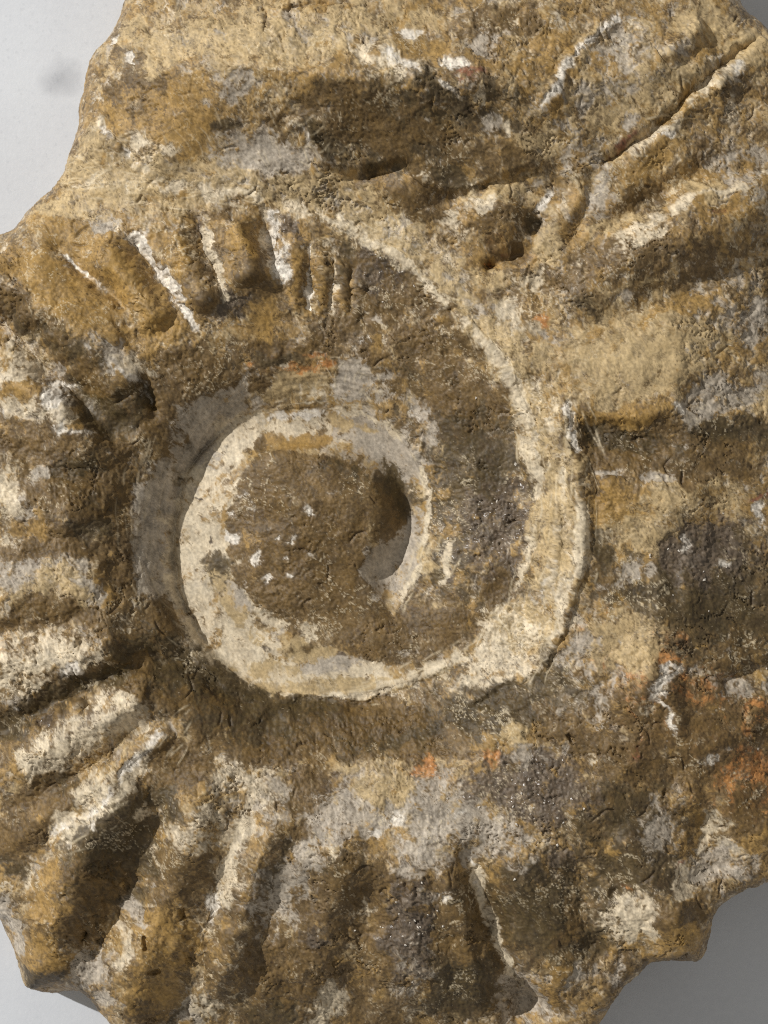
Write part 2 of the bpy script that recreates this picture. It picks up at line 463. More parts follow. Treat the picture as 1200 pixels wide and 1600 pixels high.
# ------------------------------------------------------------------ mineral patches, some of them painted shade: 0 ochre 1 tan 2 brown 3 olive 4 cream 5 grey 6 orange 7 white 8 crystal 9 rust
OC, TN, BR, OL, CR, GR, OR, WH, XT, RU = range(10)
W = [np.zeros(X.shape, F4) for _ in range(10)]
PN = np.clip(0.5+0.9*fbm(X, Y, 30, 5, 2, .7), 0, 1.15)
PN2 = np.clip(0.5+0.8*fbm(X, Y, 60, 4, 13, .6), 0, 1)
GA = [.62,.62,.66,.66,.45,.36,.3,.5,.45,.4]
def patch(c, x, y, rx, ry, ang=0, wgt=1.0):
    if c in (BR, OL): wgt *= 1.16
    r = 1.7*max(rx, ry)
    sl = window(x-r-14, x+r+14, y-r-14, y+r+14)
    cs, sn = math.cos(math.radians(ang)), math.sin(math.radians(ang))
    a, b = TX[sl]-x, TY[sl]-y
    if min(rx, ry) < 13: a, b = SX[sl]-x, SY[sl]-y
    q = ((a*cs+b*sn)/rx)**2+((-a*sn+b*cs)/ry)**2
    W[c][sl] = np.maximum(W[c][sl], (wgt*(GA[c]+(1.24-1.24*GA[c]+.62*GA[c])*PN[sl])*np.exp(-0.5*q**1.2)).astype(F4))
def vein(c, pts, wd, wgt=1.0, taper=0.12):
    sl, d, t = polydist(pts, 2.2*wd+14, SX, SY)
    tp = sstep(0, taper, t)*sstep(0, taper, 1-t) if taper > 0 else 1
    W[c][sl] = np.maximum(W[c][sl], (wgt*(0.42+0.72*PN[sl])*np.exp(-0.6*np.abs(d/(wd*(0.55+1.1*PN2[sl])))**2.2)*tp).astype(F4))

#PATCHES#
for a in [
 # top lobe
 (TN,420,60,230,46,-4,.8),(TN,230,60,50,40,0,.7),(CR,430,55,60,22,0,.6),(GR,330,55,34,14,0,.8),(GR,460,40,60,26,0,.7),(CR,590,90,60,16,22,.8),
 (BR,215,140,50,50,0,.6),(OC,270,170,70,60,0,.8),(OC,190,160,30,30,0,.9),(BR,180,150,20,14,0,.9),(BR,210,120,14,30,10,.7),(TN,230,105,28,18,0,.9),(CR,225,225,32,22,0,.85),(CR,265,232,18,12,0,.7),
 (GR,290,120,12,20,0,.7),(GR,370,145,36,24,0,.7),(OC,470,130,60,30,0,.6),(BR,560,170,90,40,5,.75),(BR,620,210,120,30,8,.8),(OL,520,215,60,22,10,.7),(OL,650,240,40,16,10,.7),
 (OC,650,80,40,30,0,.8),(WH,645,50,26,8,0,.8),(WH,620,95,34,9,28,.9),(WH,705,95,22,8,20,.8),(WH,698,134,14,7,20,.9),(GR,750,70,36,30,0,.7),(RU,735,115,22,10,0,.6),(BR,780,40,60,24,0,.6),
 (GR,770,190,18,22,0,.8),(CR,750,150,16,10,0,.8),(CR,790,205,10,14,0,.7),(GR,410,235,80,36,8,1.0),(GR,330,262,70,16,-4,.8),(OC,300,235,30,20,0,.6),(OL,345,190,24,10,0,.6),
 (TN,130,250,30,50,20,1.0),(TN,190,290,60,26,10,1.0),(CR,215,262,30,8,38,.9),(CR,150,200,10,30,25,.6),
 (OC,880,90,50,60,0,.6),(GR,965,65,34,26,0,.7),(GR,910,165,18,12,0,.7),(GR,985,30,20,24,0,.5),(TN,960,160,70,60,0,.6),(OC,940,110,26,20,0,.6),(GR,880,200,20,30,0,.5),
 (OC,830,110,26,50,0,.7),(TN,850,230,30,30,0,.7),(OC,870,160,14,24,0,.8),(BR,800,250,40,30,0,.5),(GR,1080,60,18,40,30,.6),(TN,1100,40,50,40,0,.7),(OC,1105,70,20,30,30,.9),(TN,1170,80,30,26,0,.9),
 (RU,975,225,24,6,-45,.8),(RU,1060,190,10,22,30,.35),(GR,985,195,20,10,-50,.8),(WH,985,190,10,6,-40,.6),(WH,1038,212,16,9,-20,.9),(WH,1152,105,8,20,10,.9),(CR,1120,120,40,10,-38,.7),
 (OC,1080,165,30,22,-30,.7),(OC,1010,260,50,30,-20,.8),(BR,1000,310,36,16,0,.8),(OC,1070,240,30,16,0,.6),(TN,1090,300,40,24,0,.8),(TN,960,350,50,16,-20,.9),(GR,1150,240,40,34,0,.7),(GR,1160,300,30,20,0,.6),(GR,930,285,14,40,10,.8),(GR,945,330,12,14,0,.7),
 (TN,855,380,24,30,0,.8),(OC,1130,330,50,16,-10,.8),(RU,1130,332,26,7,-12,.8),(BR,1100,400,60,18,-12,.6),(CR,990,380,50,8,-26,.9),(CR,870,460,14,6,0,.6),
 # fragment, cavity
 (CR,760,320,30,14,-20,.9),(TN,790,305,40,16,0,.8),(BR,770,350,50,16,-14,.8),(OR,800,390,30,14,-8,.5),(BR,800,390,30,14,0,.6),(RU,790,396,18,8,0,.6),(OR,765,412,9,6,0,.9),(WH,850,318,8,16,30,.9),(OL,830,350,12,16,0,.7),(BR,650,310,40,24,30,.8),(CR,710,350,16,24,-20,.7),
 (OL,705,280,36,20,20,.7),(OL,590,262,40,10,-14,.6),(TN,570,300,60,20,20,.7),(GR,540,310,30,16,20,.6),  # olive right under the lobe's lip paints its cast shadow
 # band inside seam
 (CR,690,410,50,22,40,.6),(GR,700,425,40,14,40,.8),(GR,630,375,36,12,35,.6),(CR,800,490,30,24,30,.8),(OR,850,500,14,9,45,.7),(TN,760,430,40,20,10,.7),(OC,740,445,22,12,10,.6),
 # upper left ribs
 (OC,110,370,60,24,30,1.0),(OC,190,430,60,50,40,1.0),(OC,60,430,60,40,30,1.0),(OC,120,480,70,40,30,1.0),(OC,240,500,50,40,30,.9),(OC,280,400,20,40,-20,.8),(OC,385,400,26,50,10,1.0),(BR,385,420,24,24,0,.7),
 (GR,160,348,24,12,10,1.0),(TN,110,330,60,20,0,.8),(TN,250,330,60,20,0,.6),(OC,270,320,40,14,0,.5),(XT,300,360,16,22,0,.8),(XT,290,395,16,10,0,.6),(XT,370,470,30,26,0,.9),(GR,370,470,26,20,0,.6),(XT,340,455,10,20,0,.5),
 (OC,420,500,24,40,0,1.0),(OC,460,440,10,50,4,.9),(OC,500,450,9,50,0,.7),(XT,450,360,22,22,0,.7),(XT,600,430,60,40,40,.8),(OL,540,420,30,40,0,.6),(BR,560,510,60,40,0,.6),(OC,590,540,12,16,0,.9),(WH,555,530,26,12,0,.6),(GR,590,500,10,8,0,.8),(GR,500,510,14,14,0,.7),
 (BR,440,540,60,14,-8,.9),(OL,430,560,60,9,-10,.8),(OC,250,560,30,24,0,.7),(BR,300,570,40,30,0,.8),
 (GR,185,550,40,20,40,1.0),(WH,180,545,24,10,30,.7),(CR,215,570,40,14,30,.8),(OC,200,545,12,10,0,1.0),(BR,200,545,9,8,0,.8),(CR,290,600,20,6,10,.7),(GR,228,625,10,26,-20,1.0),
 (WH,20,455,40,10,10,.6),(CR,40,450,30,14,0,.6),(WH,55,490,16,7,30,.8),(CR,80,510,30,8,40,.7),
 (BR,60,500,70,20,35,.95),(OL,70,510,40,12,35,.9),(BR,150,590,60,26,40,1.0),(OL,190,640,40,20,40,.8),(BR,240,680,50,50,0,1.0),(OL,130,740,50,30,0,.9),(XT,110,730,40,20,0,.6),(BR,40,700,60,24,10,.7),(OC,140,650,26,20,0,.9),(OC,30,610,40,18,0,.8),(OR,20,605,24,9,10,.5),
 (CR,30,570,40,20,30,.9),(GR,85,600,26,24,0,.9),(WH,80,625,40,22,10,.8),(WH,20,645,30,10,10,.7),(WH,110,670,34,10,15,.9),(WH,140,630,20,8,20,.7),(GR,60,650,30,10,0,.8),(WH,195,665,18,5,0,.9),(GR,65,735,18,14,0,.9),(CR,20,760,30,34,0,.95),(GR,40,790,16,24,20,.7),
 (BR,110,790,60,14,0,.8),(GR,130,790,40,6,-4,.8),(CR,150,830,10,36,4,.8),(BR,100,830,24,20,0,.7),(OC,60,820,30,18,0,.7),(CR,20,845,20,12,0,.6),(GR,50,900,70,34,-8,.9),(TN,90,920,70,40,-8,.7),(XT,50,880,30,8,-8,.7),(BR,90,955,50,16,-8,.8),(GR,140,920,30,30,0,.8),(TN,150,940,20,24,0,.6),
 (BR,180,880,14,50,0,.8),(OC,170,920,8,40,10,.7),(BR,200,800,16,60,0,.9),(OL,210,830,14,50,0,.7),(CR,195,965,16,16,0,.8),(BR,250,970,50,22,50,1.0),(OL,300,1030,60,20,45,.9),(BR,250,1010,50,20,40,.9),(OL,200,1020,50,16,0,.9),
 (CR,100,1020,50,26,10,1.0),(CR,40,1010,40,30,0,.6),(OR,30,1000,30,20,0,.4),(WH,110,1045,26,12,-20,.9),(CR,30,1075,40,18,-20,.9),(GR,20,1100,36,9,-20,.9),(OC,55,1090,20,14,-20,.8),(OL,90,1085,60,16,-22,1.0),(OL,170,1060,50,18,-20,.9),(OL,20,1130,40,18,-20,.9),(XT,75,1130,24,9,-28,.8),
 (BR,270,1080,60,26,30,.9),(BR,330,1100,50,26,20,1.0),(OL,370,1110,40,20,20,.9),(CR,180,1120,60,30,-20,.9),(GR,180,1110,40,16,0,.5),(CR,90,1170,70,26,-25,.9),(GR,110,1160,30,12,0,.6),(OC,140,1190,16,14,0,.6),
 # smooth inner whorl
 (CR,300,850,40,170,4,1.05),(CR,360,690,60,40,-30,1.05),(CR,480,1060,130,26,0,1.0),(CR,370,1000,60,40,40,1.1),(TN,490,1072,120,12,0,.9),(GR,590,900,30,50,20,1.1),(GR,610,700,50,30,30,1.2),(GR,640,860,20,50,0,.9),(CR,560,680,30,20,0,.6),
 (GR,230,860,34,130,-4,1.15),(GR,290,680,50,50,-40,1.15),(GR,330,640,50,24,-20,1.1),(GR,250,760,30,60,10,1.1),(GR,270,960,20,60,-30,.8),(TN,430,1050,80,14,8,.6),
 (OC,345,745,12,10,0,.7),(OC,340,720,14,6,-50,.6),(OL,330,890,24,34,0,.75),(TN,335,900,24,26,0,.7),(GR,370,920,30,14,45,.6),(TN,370,955,30,14,40,.7),
 (CR,445,665,70,14,-5,.9),(WH,460,650,70,8,-4,.8),(OC,480,685,50,12,0,.9),(OR,470,684,46,10,0,.45),(BR,412,695,9,14,0,.9),(TN,560,690,24,16,0,.6),
 (OR,470,580,60,16,-4,.6),(TN,450,600,50,20,-6,.7),(OR,510,565,14,8,0,.9),(BR,400,600,30,12,-20,.6),(GR,540,590,26,20,-30,1.1),(WH,520,600,20,14,-40,.7),(GR,590,590,40,12,-10,.8),(CR,480,615,30,10,0,.6),(OC,485,615,14,8,0,.8),(GR,570,615,50,12,0,.6),
 # plug
 (BR,470,800,120,90,20,.95),(BR,500,900,110,80,20,.95),(BR,600,1000,60,40,10,.8),(BR,560,960,70,40,20,.8),(OC,450,770,60,40,0,.6),(OC,420,850,60,40,0,.6),(OL,520,730,50,16,10,.7),(OL,560,790,24,40,0,.6),
 (GR,400,790,24,16,-20,1.0),(WH,480,780,14,14,0,1.1),(WH,365,800,8,8,0,1.1),(WH,400,870,12,9,-20,1.1),(WH,436,842,8,5,0,1.1),(WH,462,845,16,7,-30,1.1),(WH,483,867,10,4,0,1.1),(WH,500,805,6,6,0,.8),(WH,455,895,9,9,-40,1.1),(GR,480,940,30,14,40,.9),(WH,362,840,10,8,0,1.1),(XT,505,838,14,5,-15,.9),(GR,470,900,14,8,0,.6),
 (TN,580,850,8,50,8,.6),(WH,420,820,10,6,20,1.1),(WH,445,870,9,5,-30,1.1),(GR,520,770,16,12,0,.8),(WH,380,775,12,8,0,1.1),(WH,415,905,9,6,30,1.1),(GR,440,920,16,8,30,.8),(WH,505,925,12,5,40,.7),(GR,395,835,12,8,0,.7),(OC,560,940,30,30,0,.5),(CR,490,990,40,10,0,.8),(TN,480,1010,40,16,-8,.8),(GR,520,1030,40,16,0,.8),(CR,415,960,40,9,38,.9),(XT,410,1015,16,5,60,.8),(XT,535,1022,12,4,20,.7),
 (TN,700,945,44,10,0,.6),(BR,680,980,50,40,0,.9),(OL,690,960,40,20,0,.6),(GR,620,1020,40,16,0,.7),(CR,640,1000,10,22,-20,.7),(CR,640,1058,70,9,-20,.9),
 # dark crescent
 (XT,770,800,50,90,0,.9),(OL,740,700,60,90,-20,.8),(BR,720,620,80,60,40,.75),(XT,760,700,40,40,0,.6),(BR,660,540,60,50,40,.7),(XT,700,860,24,40,0,.6),(BR,780,920,30,30,0,.7),(OL,640,580,40,20,20,.6),(GR,660,650,26,30,30,.9),(WH,650,640,14,14,30,.6),(TN,690,700,30,16,0,.6),(OC,690,800,16,24,0,.5),(TN,670,870,20,40,10,.8),
 # right band
 (TN,865,800,26,120,0,1.0),(CR,870,900,22,60,6,.8),(CR,800,1010,80,50,-40,.9),(TN,820,980,60,50,-40,.8),(GR,800,1000,50,20,-20,.6),(OC,865,720,12,30,0,.7),(OC,850,640,24,30,0,.7),(TN,850,560,24,40,0,.7),(BR,845,590,16,30,0,.5),(OC,880,540,20,30,0,.5),(CR,840,440,26,20,40,.5),
 # right flank
 (TN,1000,560,110,60,-10,.9),(OC,960,540,70,50,0,.6),(OC,1060,480,60,26,-20,.8),(OC,1110,560,30,30,0,.6),(OC,960,650,60,12,-4,1.0),(OR,950,650,40,7,-4,.6),(GR,1180,490,30,36,20,1.0),(GR,1150,610,70,26,-10,.9),(CR,1130,620,40,16,0,.6),(GR,1080,650,30,26,0,.9),(WH,1062,640,14,9,20,.9),(TN,1190,620,30,26,0,.7),(GR,985,465,30,10,-10,.8),(OC,970,530,24,12,-20,.7),(TN,1010,440,60,10,-10,.5),(BR,1000,435,60,16,-10,.45),(OL,920,490,36,20,-10,.36),
 (OL,980,690,70,24,4,1.0),(BR,1000,720,70,16,8,.8),(OL,1150,680,70,24,8,.9),(BR,1140,700,60,20,10,.8),(GR,1160,690,30,14,0,.7),(GR,1080,710,30,20,0,.8),(CR,1010,700,12,20,-40,.6),(GR,950,738,24,7,5,1.1),(GR,1025,745,30,9,6,1.1),
 (OC,960,790,60,40,0,.9),(TN,1000,820,50,50,0,.8),(TN,1050,770,50,20,0,.7),(BR,930,760,14,30,0,.7),(OL,935,870,16,40,10,.8),(GR,990,900,50,14,-8,1.0),(TN,1120,760,60,20,0,.6),(RU,1190,775,16,5,-10,.9),(WH,1188,800,12,18,0,.8),
 (XT,1100,880,70,60,20,1.1),(XT,1060,850,26,30,0,1.0),(WH,1072,855,12,30,-25,.9),(WH,1130,885,10,8,0,.9),(OL,1110,960,90,50,10,.9),(BR,1150,1000,60,40,0,.7),(OL,1000,930,60,20,10,.6),(OC,970,930,20,10,20,.7),(BR,940,900,30,16,30,.6),
 (TN,990,1010,60,50,30,.9),(OR,990,1020,60,50,30,.55),(OR,1040,1040,30,14,-10,.9),(OR,960,1060,30,40,0,.5),(GR,920,1020,24,40,0,.8),(GR,930,1090,40,14,10,.7),(WH,1040,1065,26,14,-20,1.1),(WH,1030,1085,16,14,0,1.0),(CR,1010,1110,20,10,0,.6),(GR,1090,1050,16,12,0,.8),(GR,1125,1005,14,24,30,.7),(GR,1160,1070,40,16,-10,.9),(XT,1190,1045,20,9,0,.7),(BR,1080,1120,50,30,0,.9),(OR,1110,1150,16,10,30,.9),(OR,1120,1060,20,8,-10,.6),(OL,870,1050,16,30,0,.7),(OL,830,1090,80,20,-14,.8),(CR,825,1060,24,20,-40,.6),
 # bottom
 (BR,600,1120,150,24,-4,1.0),(OL,480,1120,90,22,4,1.0),(OL,720,1110,110,24,-14,1.0),(OL,590,1150,130,22,-4,.9),(BR,460,1160,90,24,0,.8),(BR,690,1150,60,30,0,.8),(TN,800,1140,24,30,0,.8),(GR,815,1180,20,24,0,.9),(OR,665,1195,20,24,10,.95),(OR,765,1185,14,10,20,.9),(OC,750,1160,30,14,0,.6),
 (BR,400,1170,50,20,0,.8),(TN,560,1195,50,14,-10,.6),(BR,880,1130,40,30,0,.7),(BR,850,1100,50,20,0,.6),(GR,870,1180,30,20,0,.6),(XT,960,1140,30,14,0,.6),(BR,930,1160,50,30,0,.7),(WH,1105,1185,24,7,-10,.9),(WH,1130,1170,16,6,-30,.8),(OR,1150,1205,24,30,-20,.9),(BR,1180,1150,30,30,0,.7),(WH,1185,1165,14,14,0,.6),(BR,1000,1200,50,20,0,.8),(RU,1005,1165,30,16,0,.6),
 (CR,390,1230,60,40,20,.7),(CR,330,1290,50,30,-30,.6),(OC,350,1250,40,40,0,.5),(BR,280,1200,40,40,-40,.9),(OL,260,1260,24,30,-40,.8),(CR,190,1235,60,10,-50,.9),(RU,205,1180,20,7,-40,.4),(CR,130,1270,60,30,-40,.8),(WH,150,1290,30,14,-40,.7),(BR,60,1250,50,34,-40,.8),(OL,90,1230,30,24,0,.6),(BR,20,1310,30,34,0,.9),(OL,20,1340,30,24,0,.7),
 (CR,210,1270,20,16,-40,.9),(OL,190,1320,40,60,20,.9),(BR,150,1370,50,60,20,.9),(OC,80,1400,30,60,10,.9),(OR,80,1410,14,50,10,.5),(CR,50,1370,26,30,0,.6),(GR,15,1450,16,50,-20,1.1),(OC,70,1500,50,40,0,.9),(BR,110,1450,40,24,0,.7),(OL,60,1530,40,20,0,.7),  # olive on the first rib's right facet paints its shaded side
 (CR,250,1340,40,14,20,.6),(BR,280,1360,50,40,0,.8),(GR,210,1420,30,16,20,.8),(OC,270,1470,50,60,10,1.0),(OR,270,1470,40,30,0,.55),(CR,205,1480,16,40,30,.8),(GR,140,1510,40,30,40,1.0),(GR,160,1550,24,30,-30,.8),(OC,240,1550,40,40,0,.9),(BR,230,1580,40,20,0,.6),(GR,290,1575,24,30,20,.9),(OL,280,1580,16,26,20,.7),
 (WH,340,1400,24,34,20,.8),(CR,320,1450,20,30,30,.7),(WH,360,1330,24,14,40,.6),(OR,360,1370,20,14,0,.6),(OC,400,1340,30,30,0,.6),(CR,320,1565,34,26,0,.9),(BR,390,1480,40,40,0,.6),(CR,390,1480,20,14,0,.6),
 (GR,500,1300,50,24,-30,.9),(XT,510,1240,40,30,-20,.5),(GR,440,1400,40,60,10,1.1),(CR,480,1350,30,30,0,.5),(TN,600,1240,50,30,-20,.9),(WH,620,1280,12,24,35,.9),(WH,590,1305,14,9,0,.8),(BR,480,1240,50,26,-20,.7),(BR,480,1290,30,14,-20,.7),(GR,680,1270,60,50,0,1.0),(GR,660,1340,40,30,0,.9),(TN,700,1240,20,24,0,.6),(XT,430,1265,24,10,0,.4),
 (XT,840,1230,70,50,10,1.1),(XT,760,1230,40,26,0,.7),(GR,770,1300,40,30,0,.8),(GR,820,1350,40,16,0,.7),(OR,690,1232,22,22,0,.55),(WH,693,1230,9,8,0,.9),(WH,715,1270,20,10,30,.7),
 (BR,560,1380,60,40,0,.8),(OL,540,1360,40,30,0,.6),(XT,500,1450,40,40,0,.7),(CR,565,1425,16,22,0,.8),(OR,560,1430,14,20,0,.3),(CR,550,1380,10,9,0,.8),(BR,440,1530,60,50,0,1.0),(OL,430,1570,50,40,0,.8),(CR,505,1570,34,34,0,1.0),(GR,475,1560,16,24,0,.8),(OC,560,1520,24,50,0,.6),(BR,570,1560,30,40,0,.7),
 (XT,640,1450,36,90,0,1.1),(GR,650,1500,40,60,0,.7),(WH,655,1445,8,8,0,.7),(BR,720,1460,50,50,0,1.0),(OL,720,1540,50,50,0,1.0),(OC,680,1500,16,50,0,.6),(WH,690,1400,12,14,0,.8),(WH,715,1445,26,12,10,.8),(GR,720,1350,40,14,-10,.7),(CR,650,1580,50,12,-10,.5),
 (OL,830,1420,60,60,0,.9),(XT,880,1360,50,40,0,.6),(BR,880,1440,50,50,0,.7),(OL,900,1470,50,40,0,.8),(OC,870,1540,40,40,0,.8),(OR,860,1530,30,20,0,.4),(GR,900,1520,24,50,20,.8),(WH,810,1500,14,14,0,.7),(GR,810,1560,50,40,0,1.2),(CR,815,1545,30,8,40,.8),
 (OL,970,1280,30,60,0,.8),(OL,1000,1350,60,40,0,.9),(OC,950,1320,30,24,0,.7),(GR,1030,1290,36,50,0,1.0),(CR,1030,1340,24,20,0,.5),(OR,1010,1340,14,24,-20,.85),(CR,1070,1370,26,20,20,.8),(RU,1060,1355,14,4,-40,.9),(CR,1120,1300,30,40,-20,.9),(GR,1130,1350,50,30,-20,1.0),(OC,1090,1290,10,50,0,.8),(BR,1170,1260,50,40,0,.8),(OR,1150,1240,30,20,0,.6),(OC,1180,1310,40,40,0,.8),
 (CR,985,1435,46,36,-10,1.1),(OR,980,1385,12,8,0,.8),(OC,1050,1460,50,30,0,1.0),(BR,1060,1420,40,24,0,.8),(GR,1030,1480,40,10,0,.8),(GR,960,1520,40,20,-20,.7),(OC,1000,1480,30,14,0,.7),
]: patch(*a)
for a in [
 (BR,600,1470,560,150,0,.52),(OR,1090,1120,120,80,20,.72),(OR,1160,1220,80,60,0,.85),(OR,1010,1340,60,60,0,.5),(OR,1000,1030,80,60,20,.66),(OC,1080,1300,160,120,0,.5),(OC,250,1470,120,120,0,.5),(OC,170,440,170,110,30,.62),(OC,390,420,120,90,0,.5),(BR,1050,1180,200,200,0,.5),(OL,690,800,170,260,0,.42),(BR,640,520,220,120,40,.55),(BR,120,700,160,120,0,.55),(OL,240,700,90,90,0,.6),(BR,60,1100,160,90,-20,.5),
 (BR,620,215,200,60,6,.52),(OL,600,245,130,22,4,.5),(BR,300,600,90,50,-20,.7),(OL,340,1085,100,50,25,1.0),(BR,190,900,50,160,0,.6),(OL,880,1420,160,80,0,.55),(OL,1100,940,120,90,0,.7),(BR,1000,700,200,50,3,.7),(BR,380,420,120,80,0,.5),  # brown and olive low on the top lobe paint its underside shade
 (OL,180,640,70,50,40,.85),(OL,300,1060,120,46,38,1.05),(OL,390,1130,90,36,12,.95),(BR,240,1050,100,40,20,.85),(BR,200,820,30,160,0,.8),(OL,720,1130,160,30,-12,.8),(BR,520,1150,200,40,0,.8),(OL,740,1500,120,90,0,.55),(BR,480,1420,160,110,0,.55),(OL,170,1340,60,90,25,.8),(TN,420,40,260,50,0,.55),(GR,520,62,130,22,-4,.72),(GR,320,62,80,18,0,.72),(GR,960,110,80,60,0,.66),(GR,880,230,50,40,0,.55),(OL,660,165,170,46,4,.55),(GR,560,1265,110,50,-10,.8),(GR,700,1300,80,50,0,.9),(GR,400,1250,70,60,0,.6),(GR,1120,470,90,50,-20,.55),(GR,930,1070,60,70,0,.6),(BR,960,420,120,40,-20,.5),(OC,960,650,80,14,-3,1.0),(OR,955,655,50,6,-4,.7),(BR,1080,1160,120,90,0,.7),(OL,980,1290,90,80,0,.6),(TN,970,140,160,120,0,.5),(TN,1000,540,150,80,0,.6),  # olive at the bowl's lower-left corner: dark stone plus painted shade
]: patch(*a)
for a in [
 (TN,[(100,290),(170,284),(250,284),(330,290),(440,304),(540,335),(620,384)],26,.85),(CR,[(100,298),(170,290),(250,290),(330,296),(440,312)],11,1.1),(CR,[(420,310),(520,342),(600,386),(660,436),(718,494)],12,1.15),
 (TN,[(560,352),(640,400),(690,446),(750,510),(800,580)],30,.8),(GR,[(640,390),(690,430),(730,470)],14,.7),(CR,[(700,476),(768,548),(798,594),(820,644),(833,704),(838,800)],11,1.15),(TN,[(768,548),(810,620),(840,720),(846,820),(830,900)],14,.8),(CR,[(838,790),(828,862),(806,920),(772,968),(736,1008)],7,.95),
 (TN,[(120,272),(250,272),(440,292),(560,336),(650,398),(728,470),(800,560),(850,650),(872,740),(874,830),(856,910),(815,978),(750,1035)],32,1.02,.05),
 (GR,[(250,268),(440,288),(560,330),(650,390),(735,470),(800,552)],22,.85),(GR,[(862,760),(868,840),(850,920),(800,990)],20,.75),(CR,[(810,560),(856,660),(876,760),(876,850),(850,940),(800,1000)],18,.9),
 (CR,[(736,1008),(680,1045),(600,1076),(540,1084),(480,1084)],6,1.2),
 (WH,[(798,600),(822,660),(834,740)],5,.6),
 (CR,[(490,638),(560,647),(610,670),(640,705),(660,745),(668,790),(664,830),(652,880),(635,925),(618,962)],5,1.3),
 (OC,[(655,740),(667,790),(660,850),(640,915)],4,.7),
 (CR,[(353,830),(352,870),(365,905),(400,945),(440,975)],5,1.1),(CR,[(395,724),(370,760),(355,800)],4,1.0),
 (WH,[(90,388),(120,413),(150,440),(172,460)],7,1.1),(WH,[(196,352),(222,382),(258,430),(287,480),(318,534)],10,1.15),(CR,[(320,338),(326,380),(342,430),(356,484)],11,1.15),(WH,[(324,350),(342,425),(355,480)],5,.9),
 (WH,[(420,326),(431,370),(440,420),(446,448)],12,1.15),(CR,[(404,320),(416,380),(430,440)],5,.9),(WH,[(483,375),(485,430),(482,490)],4,1.0),(CR,[(515,395),(519,440),(515,500)],5,1.0),
 (WH,[(40,478),(75,505),(120,545)],5,.8),(WH,[(110,530),(160,560),(220,600)],6,.8),
 (WH,[(882,620),(888,668),(902,712)],6,1.3),(WH,[(868,770),(868,830),(858,900),(840,950)],6,.9),(CR,[(905,724),(908,800),(900,880),(876,950),(850,1050)],8,1.0),
 (CR,[(694,830),(702,862),(694,905),(688,925)],4,1.1),(CR,[(800,940),(840,985),(890,970)],4,.6),(CR,[(720,1068),(770,1030),(830,1000)],8,.8),
 (WH,[(830,180),(866,140),(890,96),(940,52),(985,8)],6,1.0),(CR,[(960,250),(1040,200),(1110,135),(1150,100)],9,.75),(CR,[(950,384),(1010,352),(1060,326),(1110,304),(1180,292)],7,1.05),
 (WH,[(450,186),(478,214),(510,250)],5,.7),(WH,[(155,190),(180,225),(235,268)],5,.8),(WH,[(180,50),(178,70)],6,.8),(WH,[(200,80),(210,105)],5,.9),
 (WH,[(270,1130),(232,1168),(190,1222),(150,1262),(60,1310)],7,1.0),(WH,[(1040,1060),(1025,1085),(1046,1120),(1055,1160)],6,1.3),
 (CR,[(732,1335),(752,1400),(775,1455),(800,1520),(850,1585)],7,1.2),(WH,[(735,1340),(755,1410)],3,1.1),
 (XT,[(300,773),(311,776),(321,781)],2.2,1.6),(XT,[(325,838),(327,846),(329,853)],2.0,1.4),(XT,[(300,851),(305,847)],2.4,1.4),(OL,[(305,826),(320,824),(332,822)],1.8,1.2),
 (OL,[(-20,462),(60,506),(130,562),(210,650)],20,1.1),(BR,[(-20,690),(80,702),(200,745)],24,1.0),(OL,[(-20,1136),(90,1086),(180,1052),(262,1040)],18,1.15),(OL,[(168,1275),(196,1330),(170,1430)],30,1.0),  # last stroke paints the shaded right facet of the first lower-left rib
 (CR,[(-10,640),(70,642),(132,668)],15,1.1),(CR,[(-10,1045),(80,1030),(145,1018)],20,1.1),(CR,[(10,1205),(120,1150),(225,1108)],20,1.05),(GR,[(-10,902),(90,906),(165,890)],34,.72),(BR,[(20,985),(100,970),(170,940)],10,.9),
 (CR,[(405,1215),(370,1320),(345,1430)],18,1.0),(BR,[(300,1320),(270,1370),(235,1420)],24,.95),(GR,[(500,1310),(455,1380),(430,1460)],26,1.05),(OL,[(452,1300),(432,1370),(400,1440)],12,1.0),(BR,[(560,1330),(545,1420),(520,1500)],24,1.0),(GR,[(640,1370),(645,1460),(650,1570)],26,.9),(OL,[(715,1380),(730,1470),(740,1580)],30,1.0),(OC,[(270,1420),(245,1500),(225,1580)],34,1.0),(OC,[(90,1360),(75,1440),(60,1520)],26,1.0),  # narrow olive stroke paints the shaded right facet of a rib
 (OL,[(908,690),(990,698),(1090,705)],20,1.05),(OL,[(1090,690),(1150,680),(1215,690)],18,1.0),(BR,[(960,470),(1060,440),(1190,380)],14,.8),(BR,[(1000,300),(1080,250),(1150,220)],14,.6),  # brown along the upper right rib's lower side paints its shade
 (GR,[(250,1000),(300,1040),(350,1078)],9,.6),(WH,[(130,1060),(70,1090),(10,1115)],6,.6),
 (BR,[(436,548),(480,548),(530,552)],4,.9),(OR,[(380,580),(440,552),(520,556)],4,.8),
 (CR,[(95,1340),(130,1290),(170,1250)],8,.6),(CR,[(1060,1250),(1075,1320),(1090,1380)],6,.5),(OR,[(1090,1230),(1100,1280)],7,.5),
 (CR,[(1080,300),(1040,340),(970,378)],5,.6),(WH,[(885,1100),(870,1060)],4,.4),(GR,[(905,1060),(960,1110)],10,.4),
]: vein(*a)
#PATCHES-END#

